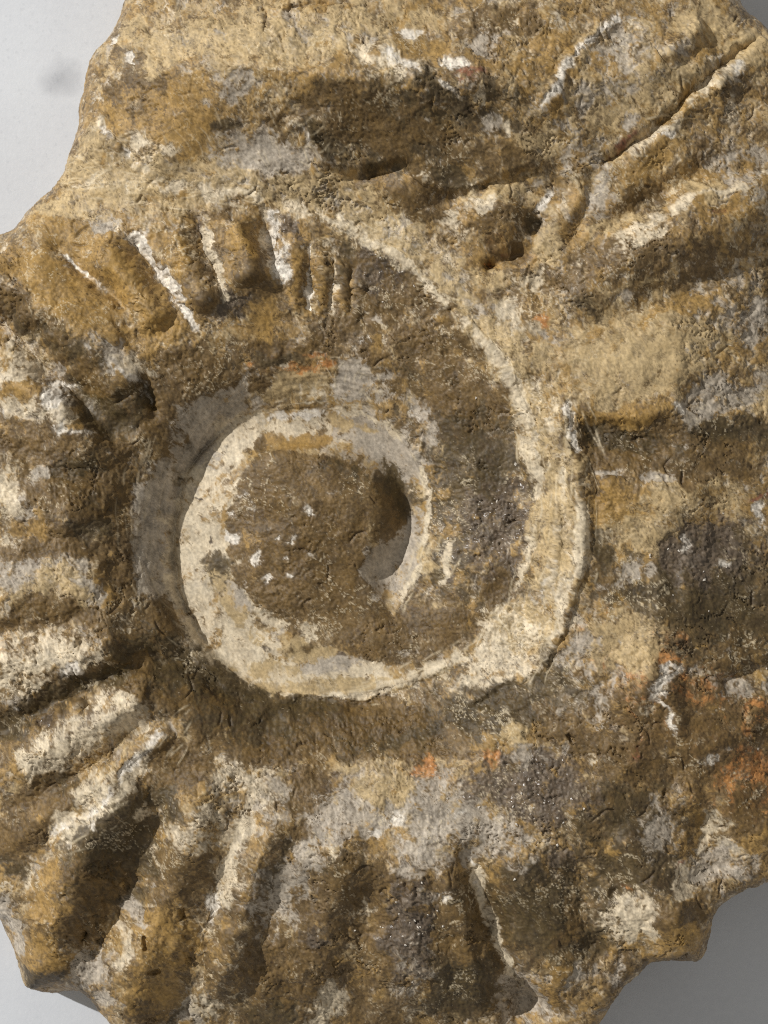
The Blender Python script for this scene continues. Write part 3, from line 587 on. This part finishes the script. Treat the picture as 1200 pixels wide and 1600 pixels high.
# the smooth, polished-looking areas: pale inner whorl and umbilical wall
def polymask(pts, soft):
    sl, d, t = polydist(pts, 10, PX, PY)
    P = spline(pts + pts[:1], 14.0)[:, :2]
    x, y = PX[sl], PY[sl]
    ins = np.zeros(x.shape, bool); best = np.full(x.shape, 1e9, F4)
    for k in range(len(P)-1):
        (ax, ay), (bx, by) = P[k], P[k+1]
        if ay != by: ins ^= ((ay > y) != (by > y)) & (x < (bx-ax)*(y-ay)/(by-ay)+ax)
        dx, dy = bx-ax, by-ay
        tt = np.clip(((x-ax)*dx+(y-ay)*dy)/(dx*dx+dy*dy+1e-9), 0, 1)
        best = np.minimum(best, (x-ax-tt*dx)**2+(y-ay-tt*dy)**2)
    m = np.zeros(X.shape, F4)
    m[sl] = sstep(-soft, soft, np.sqrt(best)*np.where(ins, 1, -1))
    return m
SEAM_IN = [(430,1080),(385,1064),(350,1038),(315,990),(290,940),(275,890),(270,850),(276,800),(290,740),(320,695),(345,672),(380,655),(430,642),(490,636),(560,645),(610,668),(640,705),(660,745),(668,790),(664,830),(652,880),(635,925),(615,965)]
PLUG = [(352,830),(356,790),(375,745),(398,718),(430,706),(500,710),(545,720),(578,744),(593,780),(592,830),(580,866),(560,890),(585,922),(612,960),(640,975),(700,985),(680,1030),(600,1040),(540,1020),(470,1000),(430,975),(390,945),(362,900)]
RING = SEAM_IN + [(640,1000),(690,1000),(720,1020),(680,1045),(600,1076),(550,1084),(490,1084)]
SHOULDER = [(560,560),(500,555),(440,560),(380,585),(320,618),(285,642),(258,690),(228,750),(204,800),(204,850),(222,910),(252,970),(300,1025),(350,1066),(400,1096),(440,1104)]
WALL = SHOULDER + SEAM_IN[:18] + [(600,640),(620,600)]
m_plug = polymask(PLUG, 5)
m_ring = polymask(RING, 4)*(1-m_plug)
m_wall = polymask(WALL, 8)
for c_ in (BR, OL): W[c_] *= 1-.72*m_ring
W[OC] *= 1-.35*m_ring
W[GR] += .12*m_wall + .16*m_ring; W[TN] += .10*m_wall + .12*m_ring; W[CR] *= 1-.10*m_ring
W[BR] = np.maximum(W[BR], .72*m_plug)
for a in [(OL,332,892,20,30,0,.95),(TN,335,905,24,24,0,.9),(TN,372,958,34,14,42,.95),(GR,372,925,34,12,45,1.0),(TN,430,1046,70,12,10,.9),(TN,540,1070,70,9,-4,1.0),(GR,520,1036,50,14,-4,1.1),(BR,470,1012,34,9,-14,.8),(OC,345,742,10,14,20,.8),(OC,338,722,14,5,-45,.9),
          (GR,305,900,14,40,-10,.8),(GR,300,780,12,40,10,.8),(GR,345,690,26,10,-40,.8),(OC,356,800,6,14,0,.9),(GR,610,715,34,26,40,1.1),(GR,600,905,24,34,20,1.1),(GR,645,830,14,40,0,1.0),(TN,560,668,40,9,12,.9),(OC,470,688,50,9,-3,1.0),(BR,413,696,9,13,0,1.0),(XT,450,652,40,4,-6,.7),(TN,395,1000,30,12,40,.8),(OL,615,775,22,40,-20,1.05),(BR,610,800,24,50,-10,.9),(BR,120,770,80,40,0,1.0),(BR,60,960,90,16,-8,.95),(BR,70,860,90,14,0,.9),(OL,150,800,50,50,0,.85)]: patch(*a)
# ragged competition between the minerals
base = [.40,.30,.30,.12,.20,.22,.0,.06,.08,.0]
E = []
for c in range(10):
    n = 0.20*fbm(SX, SY, 80, 3, 50+3*c, .6) + 0.66*fbm(SX+6*wy2, SY*0.72, 24, 4, 8+5*c, .82)
    E.append(1.1*np.maximum(W[c], base[c]) + n*(0.5 if c in (OR, RU) else 0.72))
E = np.stack(E)
isl = fbm(TX, TY, 21, 5, 3, .8); reg = fbm(X, Y, 130, 3, 23)
m_ = sstep(.16, .34, isl)*(0.35+0.65*sstep(-.2, .3, reg))
E[CR] += .34*m_; E[WH] += .30*sstep(.30, .5, isl)*(0.3+0.7*sstep(-.1, .4, reg)); E[GR] += .30*m_
isl = fbm(TX+9*wy2, TY, 25, 5, 43, .8)
m_ = sstep(.14, .34, isl)
E[BR] += .36*m_; E[OL] += .30*sstep(.24, .42, isl)
E -= E.max(0)
Es = np.exp(E*3.5); Es /= Es.sum(0)
np.exp(E*19.0, out=E)
E /= E.sum(0)
E = 0.78*E + 0.22*Es
del Es
# tone of the stone: mottling, streaks, hairline dirt and hairline calcite
ca, sa = math.cos(math.radians(68)), math.sin(math.radians(68))
ua, ub = RX*ca+RY*sa, -RX*sa+RY*ca
tone = np.tanh(1.5*(0.45*fbm(SX, SY, 50, 5, 7, .75) + 0.55*fbm(ua*0.35, ub, 10, 4, 17, .8) + 0.42*fbm(PX, PY, 5.0, 2, 27, .8)))
hair = np.abs(fbm(SX+8*wx2, SY+8*wy2, 40, 4, 37, .65))
hair2 = np.abs(fbm(SX-8*wy2, SY+8*wx2, 33, 4, 47, .65))
hmask = sstep(-.1, .5, fbm(X, Y, 90, 2, 57))
light_hair = sstep(.05, .0, hair)*hmask
dark_hair = sstep(.05, .0, hair2)*(1-hmask)
# preparation scratches on the pale crust and short fractures elsewhere
scr = np.zeros(X.shape, F4); crk = np.zeros(X.shape, F4)
rs = np.random.default_rng(12)
def mark(arr, pts, wd, amt):
    sl, d, t = polydist(pts, 5, PX, PY)
    arr[sl] = np.maximum(arr[sl], (amt*np.exp(-(d/wd)**2)*sstep(0, .25, t)*sstep(0, .25, 1-t)).astype(F4))
def strokes(line, n, spread, lmin, lmax, jit, amt=(.35, .95)):
    P = spline(line, 8.0)[:, :2]
    for _ in range(n):
        k = rs.integers(0, len(P)-1); dx, dy = P[k+1]-P[k]; l = math.hypot(dx, dy)+1e-6; dx, dy = dx/l, dy/l
        o_ = rs.normal()*spread; x, y = P[k][0]-dy*o_, P[k][1]+dx*o_
        a = math.atan2(dy, dx)+rs.normal()*jit; L = rs.uniform(lmin, lmax)/2; b = rs.normal()*.12*L
        mark(scr, [(x-math.cos(a)*L, y-math.sin(a)*L), (x-math.sin(a)*b, y+math.cos(a)*b), (x+math.cos(a)*L, y+math.sin(a)*L)], rs.uniform(.9, 1.7), rs.uniform(*amt))
strokes([(110,292),(250,288),(440,308),(600,382),(720,492),(800,592)], 70, 16, 14, 60, .25)
strokes([(800,592),(836,720),(836,830),(806,920),(740,1005),(640,1060),(540,1084)], 60, 12, 14, 60, .2)
strokes([(885,620),(906,740),(906,860),(880,960),(840,1060)], 50, 16, 20, 80, .15)
strokes([(760,990),(860,1000)], 26, 26, 14, 50, .5)
strokes([(340,180),(380,270)], 30, 60, 20, 60, .25, (.2, .6))
strokes([(470,190),(520,260)], 16, 14, 14, 40, .9)
strokes([(280,900),(275,820),(300,720),(380,655),(490,636),(600,655),(665,760),(655,870),(618,960)], 60, 5, 14, 50, .15)
strokes([(235,700),(215,820),(235,920),(300,1010),(360,1065)], 40, 14, 20, 70, .12, (.2, .6))
strokes([(100,240),(230,275)], 24, 26, 14, 50, .5)
strokes([(480,600),(600,600)], 30, 20, 10, 34, .9)
strokes([(640,900),(700,860)], 14, 14, 14, 40, .6)
strokes([(300,1120),(150,1250),(60,1330)], 30, 24, 12, 44, .4)
strokes([(960,250),(1120,120)], 20, 14, 10, 30, 1.4)
for _ in range(260):
    x, y = rs.uniform(20, 1180), rs.uniform(20, 1580); a = rs.uniform(0, math.pi); L = rs.uniform(5, 20); b = rs.normal()*.35*L
    mark(crk, [(x-math.cos(a)*L, y-math.sin(a)*L), (x-math.sin(a)*b, y+math.cos(a)*b), (x+math.cos(a)*L, y+math.sin(a)*L)], rs.uniform(1.0, 2.2), rs.uniform(.4, 1))
del W

calm = np.clip(m_ring + 0.75*m_wall, 0, 1)
calm = np.maximum(calm, 0.6*np.exp(-(((PX-400)/110)**2+((PY-232)/40)**2)).astype(F4))
calm = np.maximum(calm, 0.5*np.exp(-(((PX-990)/120)**2+((PY-560)/60)**2)).astype(F4))

# ------------------------------------------------------------------ surface relief
edge = np.clip(D/(112.0-40*sstep(300, 1000, PX)*sstep(900, 1300, PY)), 0, 1)
prof = 1-(1-edge)**2.4
Z = Hs*prof
Z = np.where(D <= 0, -6.0 + np.clip(D, -3, 0)*0.3, Z).astype(F4)
# direction in which relief pushes the surface
gxz = np.gradient(Z, axis=1)/np.gradient(us)[None, :]
gyz = np.gradient(Z, axis=0)/np.gradient(vs)[:, None]
nl = np.sqrt(gxz**2+gyz**2+1)
nx, ny, nz = -gxz/nl, -gyz/nl, 1/nl
rmap = 0.42+0.5*sstep(-.3, .45, fbm(X, Y, 170, 3, 19))+0.35*(E[XT]+E[WH])-0.12*E[OC]
rough = (1-0.88*calm)*rmap*(1-.35*m_plug)
det = (1-.88*calm)*(7.0*fbm(PX, PY, 110, 2, 5)) + rough*( 3.8*fbm(RX, RY, 34, 4, 14, .6))
rid = 1-np.abs(fbm(RX, RY, 26, 4, 24, .6))*2.2
det += rough*1.7*np.clip(rid, -1, 1)
det += (0.25+0.75*rough)*0.6*fbm(PX, PY, 9, 3, 34, .65)
# skins of one mineral lying over another stand a little proud
det += rough*(2.6*E[OC]+2.0*E[TN]+1.2*E[BR]+0.6*E[OR]-1.6*E[WH]-1.2*E[GR]-0.6*E[CR]) + calm*0.5*(E[BR]+E[OC]+E[OL])
f1, e1 = facets(SX+9*wx2, SY+9*wy2, 44, 5)
f2, e2 = facets(RX+5*wx2, RY+5*wy2, 15, 6)
fm = 0.35+0.65*sstep(-.35, .35, fbm(X, Y, 150, 2, 9))
det += rough*fm*(4.4*f1*sstep(0, .3, e1) + 2.0*f2*sstep(0, .3, e2))
det -= rough*1.0*light_hair - .5*scr + 4.0*crk*(1-calm)
crev = sstep(.035, .0, np.abs(fbm(SX+10*wx2, SY-10*wy2, 66, 4, 63, .6)))*sstep(-.05, .35, fbm(X, Y, 120, 2, 33))
det -= (1-.9*calm)*4.2*crev
det += (1-calm)*1.3*light_hair*sstep(0, .3, rmap)
# granular minerals
grain = fbm(PX, PY, 6.0, 2, 44, .8)
det += (E[XT]*2.1 + E[OL]*0.9 + E[BR]*0.9 + E[WH]*1.0*rough)*grain
# small pits
pit = fbm(RX, RY, 13, 2, 54, .5)
det -= rough*3.6*sstep(.50, .85, pit)*(0.3+sstep(-.1, .5, fbm(PX, PY, 120, 2, 60)))
ang = np.arctan2(PY-850, PX-480); rad = np.hypot(PX-480, PY-850)
stri = fbm(ang*60+wx, rad-26*ang, 11, 4, 29, .65)
tone += 0.9*m_wall*stri
det += m_wall*(1.5*stri + 1.6*fbm(RX, RY, 40, 3, 39)) + m_ring*1.1*fbm(RX, RY, 60, 3, 49)
# relief of the flanks
fade = np.clip(D/8, 0, 1)
Xf, Yf, Zf = X + nx*det*fade, Y + ny*det*fade, Z + nz*det*fade

# ------------------------------------------------------------------ materials
def new_mat(name):
    m = bpy.data.materials.new(name); m.use_nodes = True
    nt = m.node_tree; nt.nodes.clear()
    out = nt.nodes.new('ShaderNodeOutputMaterial'); b = nt.nodes.new('ShaderNodeBsdfPrincipled')
    nt.links.new(b.outputs[0], out.inputs[0])
    return m, nt, b
def node(nt, t, **kw):
    n = nt.nodes.new(t)
    for k, v in kw.items(): setattr(n, k, v)
    return n
def srgb(r, g, b):
    f = lambda c: (c/255/12.92) if c/255 <= .04045 else ((c/255+.055)/1.055)**2.4
    return (f(r), f(g), f(b), 1)
def noise(nt, co, scale, detail=4, rough=.6):
    n = node(nt, 'ShaderNodeTexNoise'); n.inputs['Scale'].default_value = scale
    n.inputs['Detail'].default_value = detail; n.inputs['Roughness'].default_value = rough
    nt.links.new(co, n.inputs['Vector']); return n.outputs['Fac']
def maprange(nt, v, a, b, c, d):
    n = node(nt, 'ShaderNodeMapRange')
    for i, q in enumerate((a, b, c, d)): n.inputs[i+1].default_value = q
    nt.links.new(v, n.inputs[0]); return n.outputs[0]
def math_n(nt, op, a, b):
    n = node(nt, 'ShaderNodeMath', operation=op)
    for i, q in enumerate((a, b)):
        if isinstance(q, (int, float)): n.inputs[i].default_value = q
        else: nt.links.new(q, n.inputs[i])
    return n.outputs[0]
def mixc(nt, fac, a, b, mode='MIX'):
    n = node(nt, 'ShaderNodeMix', data_type='RGBA', blend_type=mode)
    for sock, q in ((n.inputs[0], fac), (n.inputs[6], a), (n.inputs[7], b)):
        if isinstance(q, (tuple, float, int)): sock.default_value = q
        else: nt.links.new(q, sock)
    return n.outputs[2]

PAL = {OC:((162,130,72),(132,102,48)), TN:((187,165,124),(163,140,98)), BR:((110,86,44),(78,59,27)), OL:((80,65,32),(54,42,19)), CR:((212,199,174),(190,173,144)),
       GR:((180,170,155),(154,143,127)), OR:((192,138,78),(166,104,48)), WH:((230,224,213),(210,200,184)), XT:((104,90,74),(66,56,46)), RU:((140,84,60),(114,66,44))}
rock, nt, bs = new_mat('fossil_limestone')
co = node(nt, 'ShaderNodeNewGeometry').outputs['Position']
attr = {}
for nm, chans in (('mineral_a', (TN, BR, OL, CR)), ('mineral_b', (GR, OR, WH, XT)), ('mineral_c', (RU, 'tone', 'lh', 'dh'))):
    a = node(nt, 'ShaderNodeAttribute', attribute_name=nm)
    s = node(nt, 'ShaderNodeSeparateColor'); nt.links.new(a.outputs['Color'], s.inputs[0])
    for i, c in enumerate(chans): attr[c] = s.outputs[i] if i < 3 else a.outputs['Alpha']
v1 = maprange(nt, noise(nt, co, 420, 5, .65), .32, .68, 0, 1)
v2 = maprange(nt, noise(nt, co, 2600, 3, .7), .3, .7, 0, 1)
vv = math_n(nt, 'ADD', math_n(nt, 'MULTIPLY', v1, .55), math_n(nt, 'MULTIPLY', v2, .45))
# weighted sum of the minerals, each varying between two tones
tot = None
wsum = None
for c in (TN, BR, OL, CR, GR, OR, WH, XT, RU):
    wsum = attr[c] if wsum is None else math_n(nt, 'ADD', wsum, attr[c])
attr[OC] = math_n(nt, 'SUBTRACT', 1.0, wsum)
for c in range(10):
    col = mixc(nt, vv, srgb(*PAL[c][0]), srgb(*PAL[c][1]))
    vm = node(nt, 'ShaderNodeVectorMath', operation='SCALE')
    nt.links.new(col, vm.inputs[0]); nt.links.new(attr[c], vm.inputs['Scale'])
    if tot is None: tot = vm.outputs[0]
    else:
        ad = node(nt, 'ShaderNodeVectorMath', operation='ADD')
        nt.links.new(tot, ad.inputs[0]); nt.links.new(vm.outputs[0], ad.inputs[1]); tot = ad.outputs[0]
tn = maprange(nt, attr['tone'], .05, .95, .40, 1.55)
vm = node(nt, 'ShaderNodeVectorMath', operation='SCALE'); nt.links.new(tot, vm.inputs[0]); nt.links.new(tn, vm.inputs['Scale']); tot = vm.outputs[0]
tot = mixc(nt, math_n(nt, 'MULTIPLY', attr['lh'], .62), tot, srgb(216, 200, 168))
tot = mixc(nt, math_n(nt, 'MULTIPLY', attr['dh'], .7), tot, srgb(70, 52, 30))
# pale flecks and dark specks
sp = maprange(nt, noise(nt, co, 1500, 2, .5), .68, .78, 0, .32)
tot = mixc(nt, sp, tot, srgb(214, 198, 168))
sp = maprange(nt, noise(nt, co, 1900, 2, .5), .30, .24, 0, .5)
tot = mixc(nt, sp, tot, srgb(74, 58, 36))
nt.links.new(tot, bs.inputs['Base Color'])
# crystalline patches glitter
cell = node(nt, 'ShaderNodeTexVoronoi'); cell.inputs['Scale'].default_value = 1400
nt.links.new(co, cell.inputs['Vector'])
gl = node(nt, 'ShaderNodeSeparateColor'); nt.links.new(cell.outputs['Color'], gl.inputs[0])
facet = math_n(nt, 'MULTIPLY', maprange(nt, gl.outputs[0], .80, .84, 0, 1), attr[XT])
nt.links.new(maprange(nt, facet, 0, 1, .62, .16), bs.inputs['Roughness'])
bs.inputs['Specular IOR Level'].default_value = .45
bp = node(nt, 'ShaderNodeBump'); bp.inputs['Strength'].default_value = .3; bp.inputs['Distance'].default_value = .00012
hsum = math_n(nt, 'ADD', noise(nt, co, 3000, 4, .65), math_n(nt, 'MULTIPLY', math_n(nt, 'MULTIPLY', gl.outputs[1], attr[XT]), 1.2))
nt.links.new(hsum, bp.inputs['Height']); nt.links.new(bp.outputs[0], bs.inputs['Normal'])

marble, nt, bs = new_mat('white_marble')
co = node(nt, 'ShaderNodeNewGeometry').outputs['Position']
n1 = maprange(nt, noise(nt, co, 28, 6, .6), .35, .7, 0, 1)
n2 = maprange(nt, noise(nt, co, 900, 3, .6), .3, .7, 0, 1)
c = mixc(nt, n1, srgb(201, 205, 211), srgb(188, 191, 197))
c = mixc(nt, math_n(nt, 'MULTIPLY', n2, .3), c, srgb(212, 215, 220))
# one grey cloud in the stone near the fossil's upper left
vm = node(nt, 'ShaderNodeVectorMath', operation='DISTANCE')
bx_, by_ = at(96, 124, 0)
wn = node(nt, 'ShaderNodeTexNoise'); wn.inputs['Scale'].default_value = 160; wn.inputs['Detail'].default_value = 3
nt.links.new(co, wn.inputs['Vector'])
wv = node(nt, 'ShaderNodeVectorMath', operation='MULTIPLY_ADD'); nt.links.new(wn.outputs['Color'], wv.inputs[0])
wv.inputs[1].default_value = (.006, .006, 0); nt.links.new(co, wv.inputs[2])
nt.links.new(wv.outputs[0], vm.inputs[0]); vm.inputs[1].default_value = ((bx_-600)*U+.003, -(by_-800)*U+.003, 0)
blot = maprange(nt, vm.outputs['Value'], .0042, .0005, 0, .55)
c = mixc(nt, blot, c, srgb(140, 143, 150))
nt.links.new(c, bs.inputs['Base Color'])
vo = node(nt, 'ShaderNodeTexVoronoi'); vo.inputs['Scale'].default_value = 2600
nt.links.new(co, vo.inputs['Vector'])
sepc = node(nt, 'ShaderNodeSeparateColor'); nt.links.new(vo.outputs['Color'], sepc.inputs[0])
nt.links.new(maprange(nt, sepc.outputs[0], .965, .975, .55, .10), bs.inputs['Roughness'])
bp = node(nt, 'ShaderNodeBump'); bp.inputs['Strength'].default_value = .18; bp.inputs['Distance'].default_value = .0001
nt.links.new(sepc.outputs[1], bp.inputs['Height']); nt.links.new(bp.outputs[0], bs.inputs['Normal'])

# ------------------------------------------------------------------ setting: the slab
sx, sy, th = .45, .45, .03
me = bpy.data.meshes.new('marble_slab')
b_ = .002
ring = lambda r, z: [(-r[0], -r[1], z), (r[0], -r[1], z), (r[0], r[1], z), (-r[0], r[1], z)]
vsb = ring((sx-b_, sy-b_), 0) + ring((sx, sy), -b_) + ring((sx, sy), -th)
fcs = [(0,1,2,3)] + [(i, 4+i, 4+(i+1) % 4, (i+1) % 4)[::1] for i in range(4)] + [(4+i, 8+i, 8+(i+1) % 4, 4+(i+1) % 4) for i in range(4)] + [(11,10,9,8)]
me.from_pydata(vsb, [], fcs); me.materials.append(marble)
slab = bpy.data.objects.new('marble_slab', me); sc.collection.objects.link(slab)
slab['kind'] = 'structure'
slab['label'] = 'white marble slab with faint grey clouding under the fossil'

# ------------------------------------------------------------------ the fossil, cut into its parts
root = bpy.data.objects.new('ammonite_fossil', None); sc.collection.objects.link(root)
root.empty_display_size = .02
root['label'] = 'ochre and cream ribbed ammonite fossil lying on white marble'
root['category'] = 'fossil'

part = np.zeros((NY, NX), np.int16)                 # 0 = outer_whorl
names = ['outer_whorl']
labels = {}
def region(name, mask, label=None):
    names.append(name); part[mask] = len(names)-1
    if label: labels[len(names)-1] = label
LOBE = [(80,300),(170,290),(250,288),(330,293),(440,308),(520,335),(600,380),(660,430),(720,490),(770,540),(830,510),(880,450),(893,390),(905,345),(926,285),(932,262),(962,243),(1032,196),(1095,128),(1150,86),(1215,50),(1260,-60),(1100,-330),(500,-380),(150,-250),(60,0)]
region('body_chamber', polymask(LOBE, 1) > .5)
INNER = [(120,330),(170,300),(250,292),(330,297),(440,312),(520,338),(600,382),(660,432),(720,492),(770,542),(800,592),(822,642),(835,702),(840,800),(832,860),(810,920),(775,970),(740,1008),(700,1020)] \
      + [(640,1000),(615,965),(635,925),(652,880),(664,830),(668,790),(660,745),(640,705),(610,668),(620,600)] + SHOULDER[:6] + [(232,640),(190,560),(120,440)]
region('ribbed_whorl', polymask(INNER, 1) > .5)
region('umbilical_wall', polymask(WALL, 1) > .5)
region('inner_whorl', m_ring > .5)
region('matrix_plug', m_plug > .5)
FRAG = [(712,350),(735,300),(775,288),(830,296),(842,330),(830,372),(790,384),(745,380)]
region('shell_fragment', polymask(FRAG, 1) > .5, 'loose chip of pale crust wedged under the top lobe')
def capsule(pts, wd):
    sl, d, t = polydist(pts, wd+6, PX, PY)
    m = np.zeros(X.shape, bool)
    m[sl] = (np.abs(d) < wd*(0.55+0.45*np.sin(np.pi*np.clip(t, .05, .95)))) & (t > .001) & (t < .999)
    return m
seam_line = [(110,296),(170,291),(250,290),(330,296),(440,311),(520,338),(600,383),(660,433),(718,492),(768,545),(798,592),(820,642),(833,702),(838,800),(829,862),(806,920)]
region('seam_ridge', capsule(seam_line, 13))
for pts, wd in [
  ([(60,400),(120,450),(190,540)], 24), ([(140,370),(200,440),(262,525)], 26), ([(262,350),(292,420),(325,490)], 22), ([(372,335),(388,390),(398,440)], 24), ([(448,360),(458,430),(456,500)], 16), ([(500,380),(502,500)], 10),
  ([(-40,440),(20,462),(90,510),(160,575),(210,632)], 26), ([(-40,610),(30,625),(100,650),(150,690)], 26), ([(-40,850),(20,850),(110,860),(170,850)], 44), ([(-20,1070),(60,1045),(140,1010),(225,990)], 26), ([(-10,1230),(80,1170),(170,1110),(245,1072)], 28),
  ([(195,1190),(170,1262),(112,1370),(70,1480)], 42), ([(330,1190),(300,1290),(262,1400),(222,1530)], 40), ([(440,1230),(424,1320),(380,1430),(330,1580)], 32), ([(550,1240),(530,1360),(500,1480),(460,1600)], 34), ([(650,1300),(652,1400),(650,1500),(640,1600)], 34), ([(800,1300),(830,1400),(860,1480),(890,1560)], 40), ([(960,1290),(1010,1350),(1080,1440)], 34),
  ([(1190,100),(1150,122),(1095,160),(1036,220),(970,265)], 22), ([(940,400),(1000,364),(1052,338),(1100,314),(1180,300)], 22), ([(870,472),(930,444),(1000,414),(1080,384),(1200,340)], 26)]:
    region('rib', capsule(pts, wd))
region('rim_crust', polymask([(845,640),(878,610),(892,660),(908,724),(912,800),(908,880),(896,930),(880,985),(852,1060),(800,1072),(745,1096),(700,1090),(760,1010),(815,930),(845,860),(850,760)], 1) > .5, 'pale broken rim crust beside the spiral')

inside_v = D > -3
q = inside_v[:-1, :-1] & inside_v[1:, :-1] & inside_v[:-1, 1:] & inside_v[1:, 1:]
jj, ii = np.nonzero(q)
quad = np.stack([jj*NX+ii, (jj+1)*NX+ii, (jj+1)*NX+ii+1, jj*NX+ii+1], 1).astype(np.int32)
fpart = part[jj, ii]
pos = np.stack([(Xf-600)*U, -(Yf-800)*U, Zf*U], -1).reshape(-1, 3).astype(F4)
one = np.ones(NX*NY, F4); fl = lambda c: E[c].reshape(-1).astype(F4)
catt = {'mineral_a': np.stack([fl(TN), fl(BR), fl(OL), fl(CR)], 1), 'mineral_b': np.stack([fl(GR), fl(OR), fl(WH), fl(XT)], 1), 'mineral_c': np.stack([fl(RU), np.clip(.5+.5*tone*(1-.2*calm), 0, 1).reshape(-1), np.maximum(light_hair*(1-calm), scr).reshape(-1), np.maximum(dark_hair*(1-calm), .8*crk*(1-calm)).reshape(-1)], 1)}
for pid, nm in enumerate(names):
    fq = quad[fpart == pid]
    if len(fq) < 8: continue
    used = np.zeros(NX*NY, bool); used[fq.ravel()] = True
    idx = np.nonzero(used)[0]
    remap = np.zeros(NX*NY, np.int32); remap[idx] = np.arange(len(idx), dtype=np.int32)
    lq = remap[fq].astype(np.int32)
    me = bpy.data.meshes.new(nm)
    me.vertices.add(len(idx)); me.vertices.foreach_set('co', pos[idx].ravel())
    me.loops.add(lq.size); me.loops.foreach_set('vertex_index', lq.ravel())
    me.polygons.add(len(lq)); me.polygons.foreach_set('loop_start', np.arange(0, lq.size, 4, dtype=np.int32))
    me.update(calc_edges=True)
    me.polygons.foreach_set('use_smooth', np.ones(len(lq), bool))
    for an, av in catt.items():
        at_ = me.attributes.new(an, 'FLOAT_COLOR', 'POINT'); at_.data.foreach_set('color', av[idx].ravel())
    me.materials.append(rock)
    o = bpy.data.objects.new(nm, me); sc.collection.objects.link(o); o.parent = root
    if pid in labels: o['label'] = labels[pid]

# tiny clear calcite crystals that glint in the broken patches
spots = [(744,622),(1108,955),(1100,893),(1134,887),(1200,1045),(815,1240),(842,1208),(834,1262),(700,1248),(656,1444),(620,1408),(556,1456),(644,1532),(776,783),(790,770),(700,842),(690,868),(615,942),(747,1262),(870,1318),(1062,862),(1076,858),(880,1285),(640,1440),(1186,1170),(498,1460),(1046,858),(770,848),(806,726)]
cr = np.random.default_rng(3)
for _ in range(46):
    cx_, cy_, rr_ = [(770,800,60),(1090,880,60),(840,1230,70),(640,1450,45),(600,430,50)][cr.integers(5)]
    spots.append((cx_+cr.normal()*rr_*.6, cy_+cr.normal()*rr_*.6))
cv, cf = [], []
hz = np.nan_to_num(Zf)
for (x, y) in spots:
    jx = int(np.argmin((PX[NY//2]-x)**2)); jy = int(np.argmin((PY[:, NX//2]-y)**2))
    for _ in range(3):                                    # settle on the grid point seen there
        dx, dy = x-PX[jy, jx], y-PY[jy, jx]
        jx = int(np.clip(jx+round(dx/ST), 0, NX-1)); jy = int(np.clip(jy+round(dy/ST), 0, NY-1))
    p = np.array([Xf[jy, jx], Yf[jy, jx], hz[jy, jx]])
    r_ = cr.uniform(1.3, 2.6)
    Q, _r = np.linalg.qr(cr.normal(size=(3, 3)))
    n0 = len(cv)
    for a in ((1,0,0),(-1,0,0),(0,.8,0),(0,-.8,0),(0,0,1.5),(0,0,-1.5)):
        q_ = p + (np.array(a)*r_) @ Q.T
        cv.append(((q_[0]-600)*U, -(q_[1]-800)*U, q_[2]*U))
    for a, b, c in ((0,2,4),(2,1,4),(1,3,4),(3,0,4),(2,0,5),(1,2,5),(3,1,5),(0,3,5)): cf.append((n0+a, n0+b, n0+c))
cal, nt, bs = new_mat('clear_calcite')
co = node(nt, 'ShaderNodeNewGeometry').outputs['Position']
nt.links.new(mixc(nt, noise(nt, co, 900), srgb(214, 208, 198), srgb(180, 170, 156)), bs.inputs['Base Color'])
bs.inputs['Roughness'].default_value = .12
me = bpy.data.meshes.new('calcite_crystals'); me.from_pydata(cv, [], cf); me.materials.append(cal)
o = bpy.data.objects.new('calcite_crystals', me); sc.collection.objects.link(o); o.parent = root; o['kind'] = 'stuff'
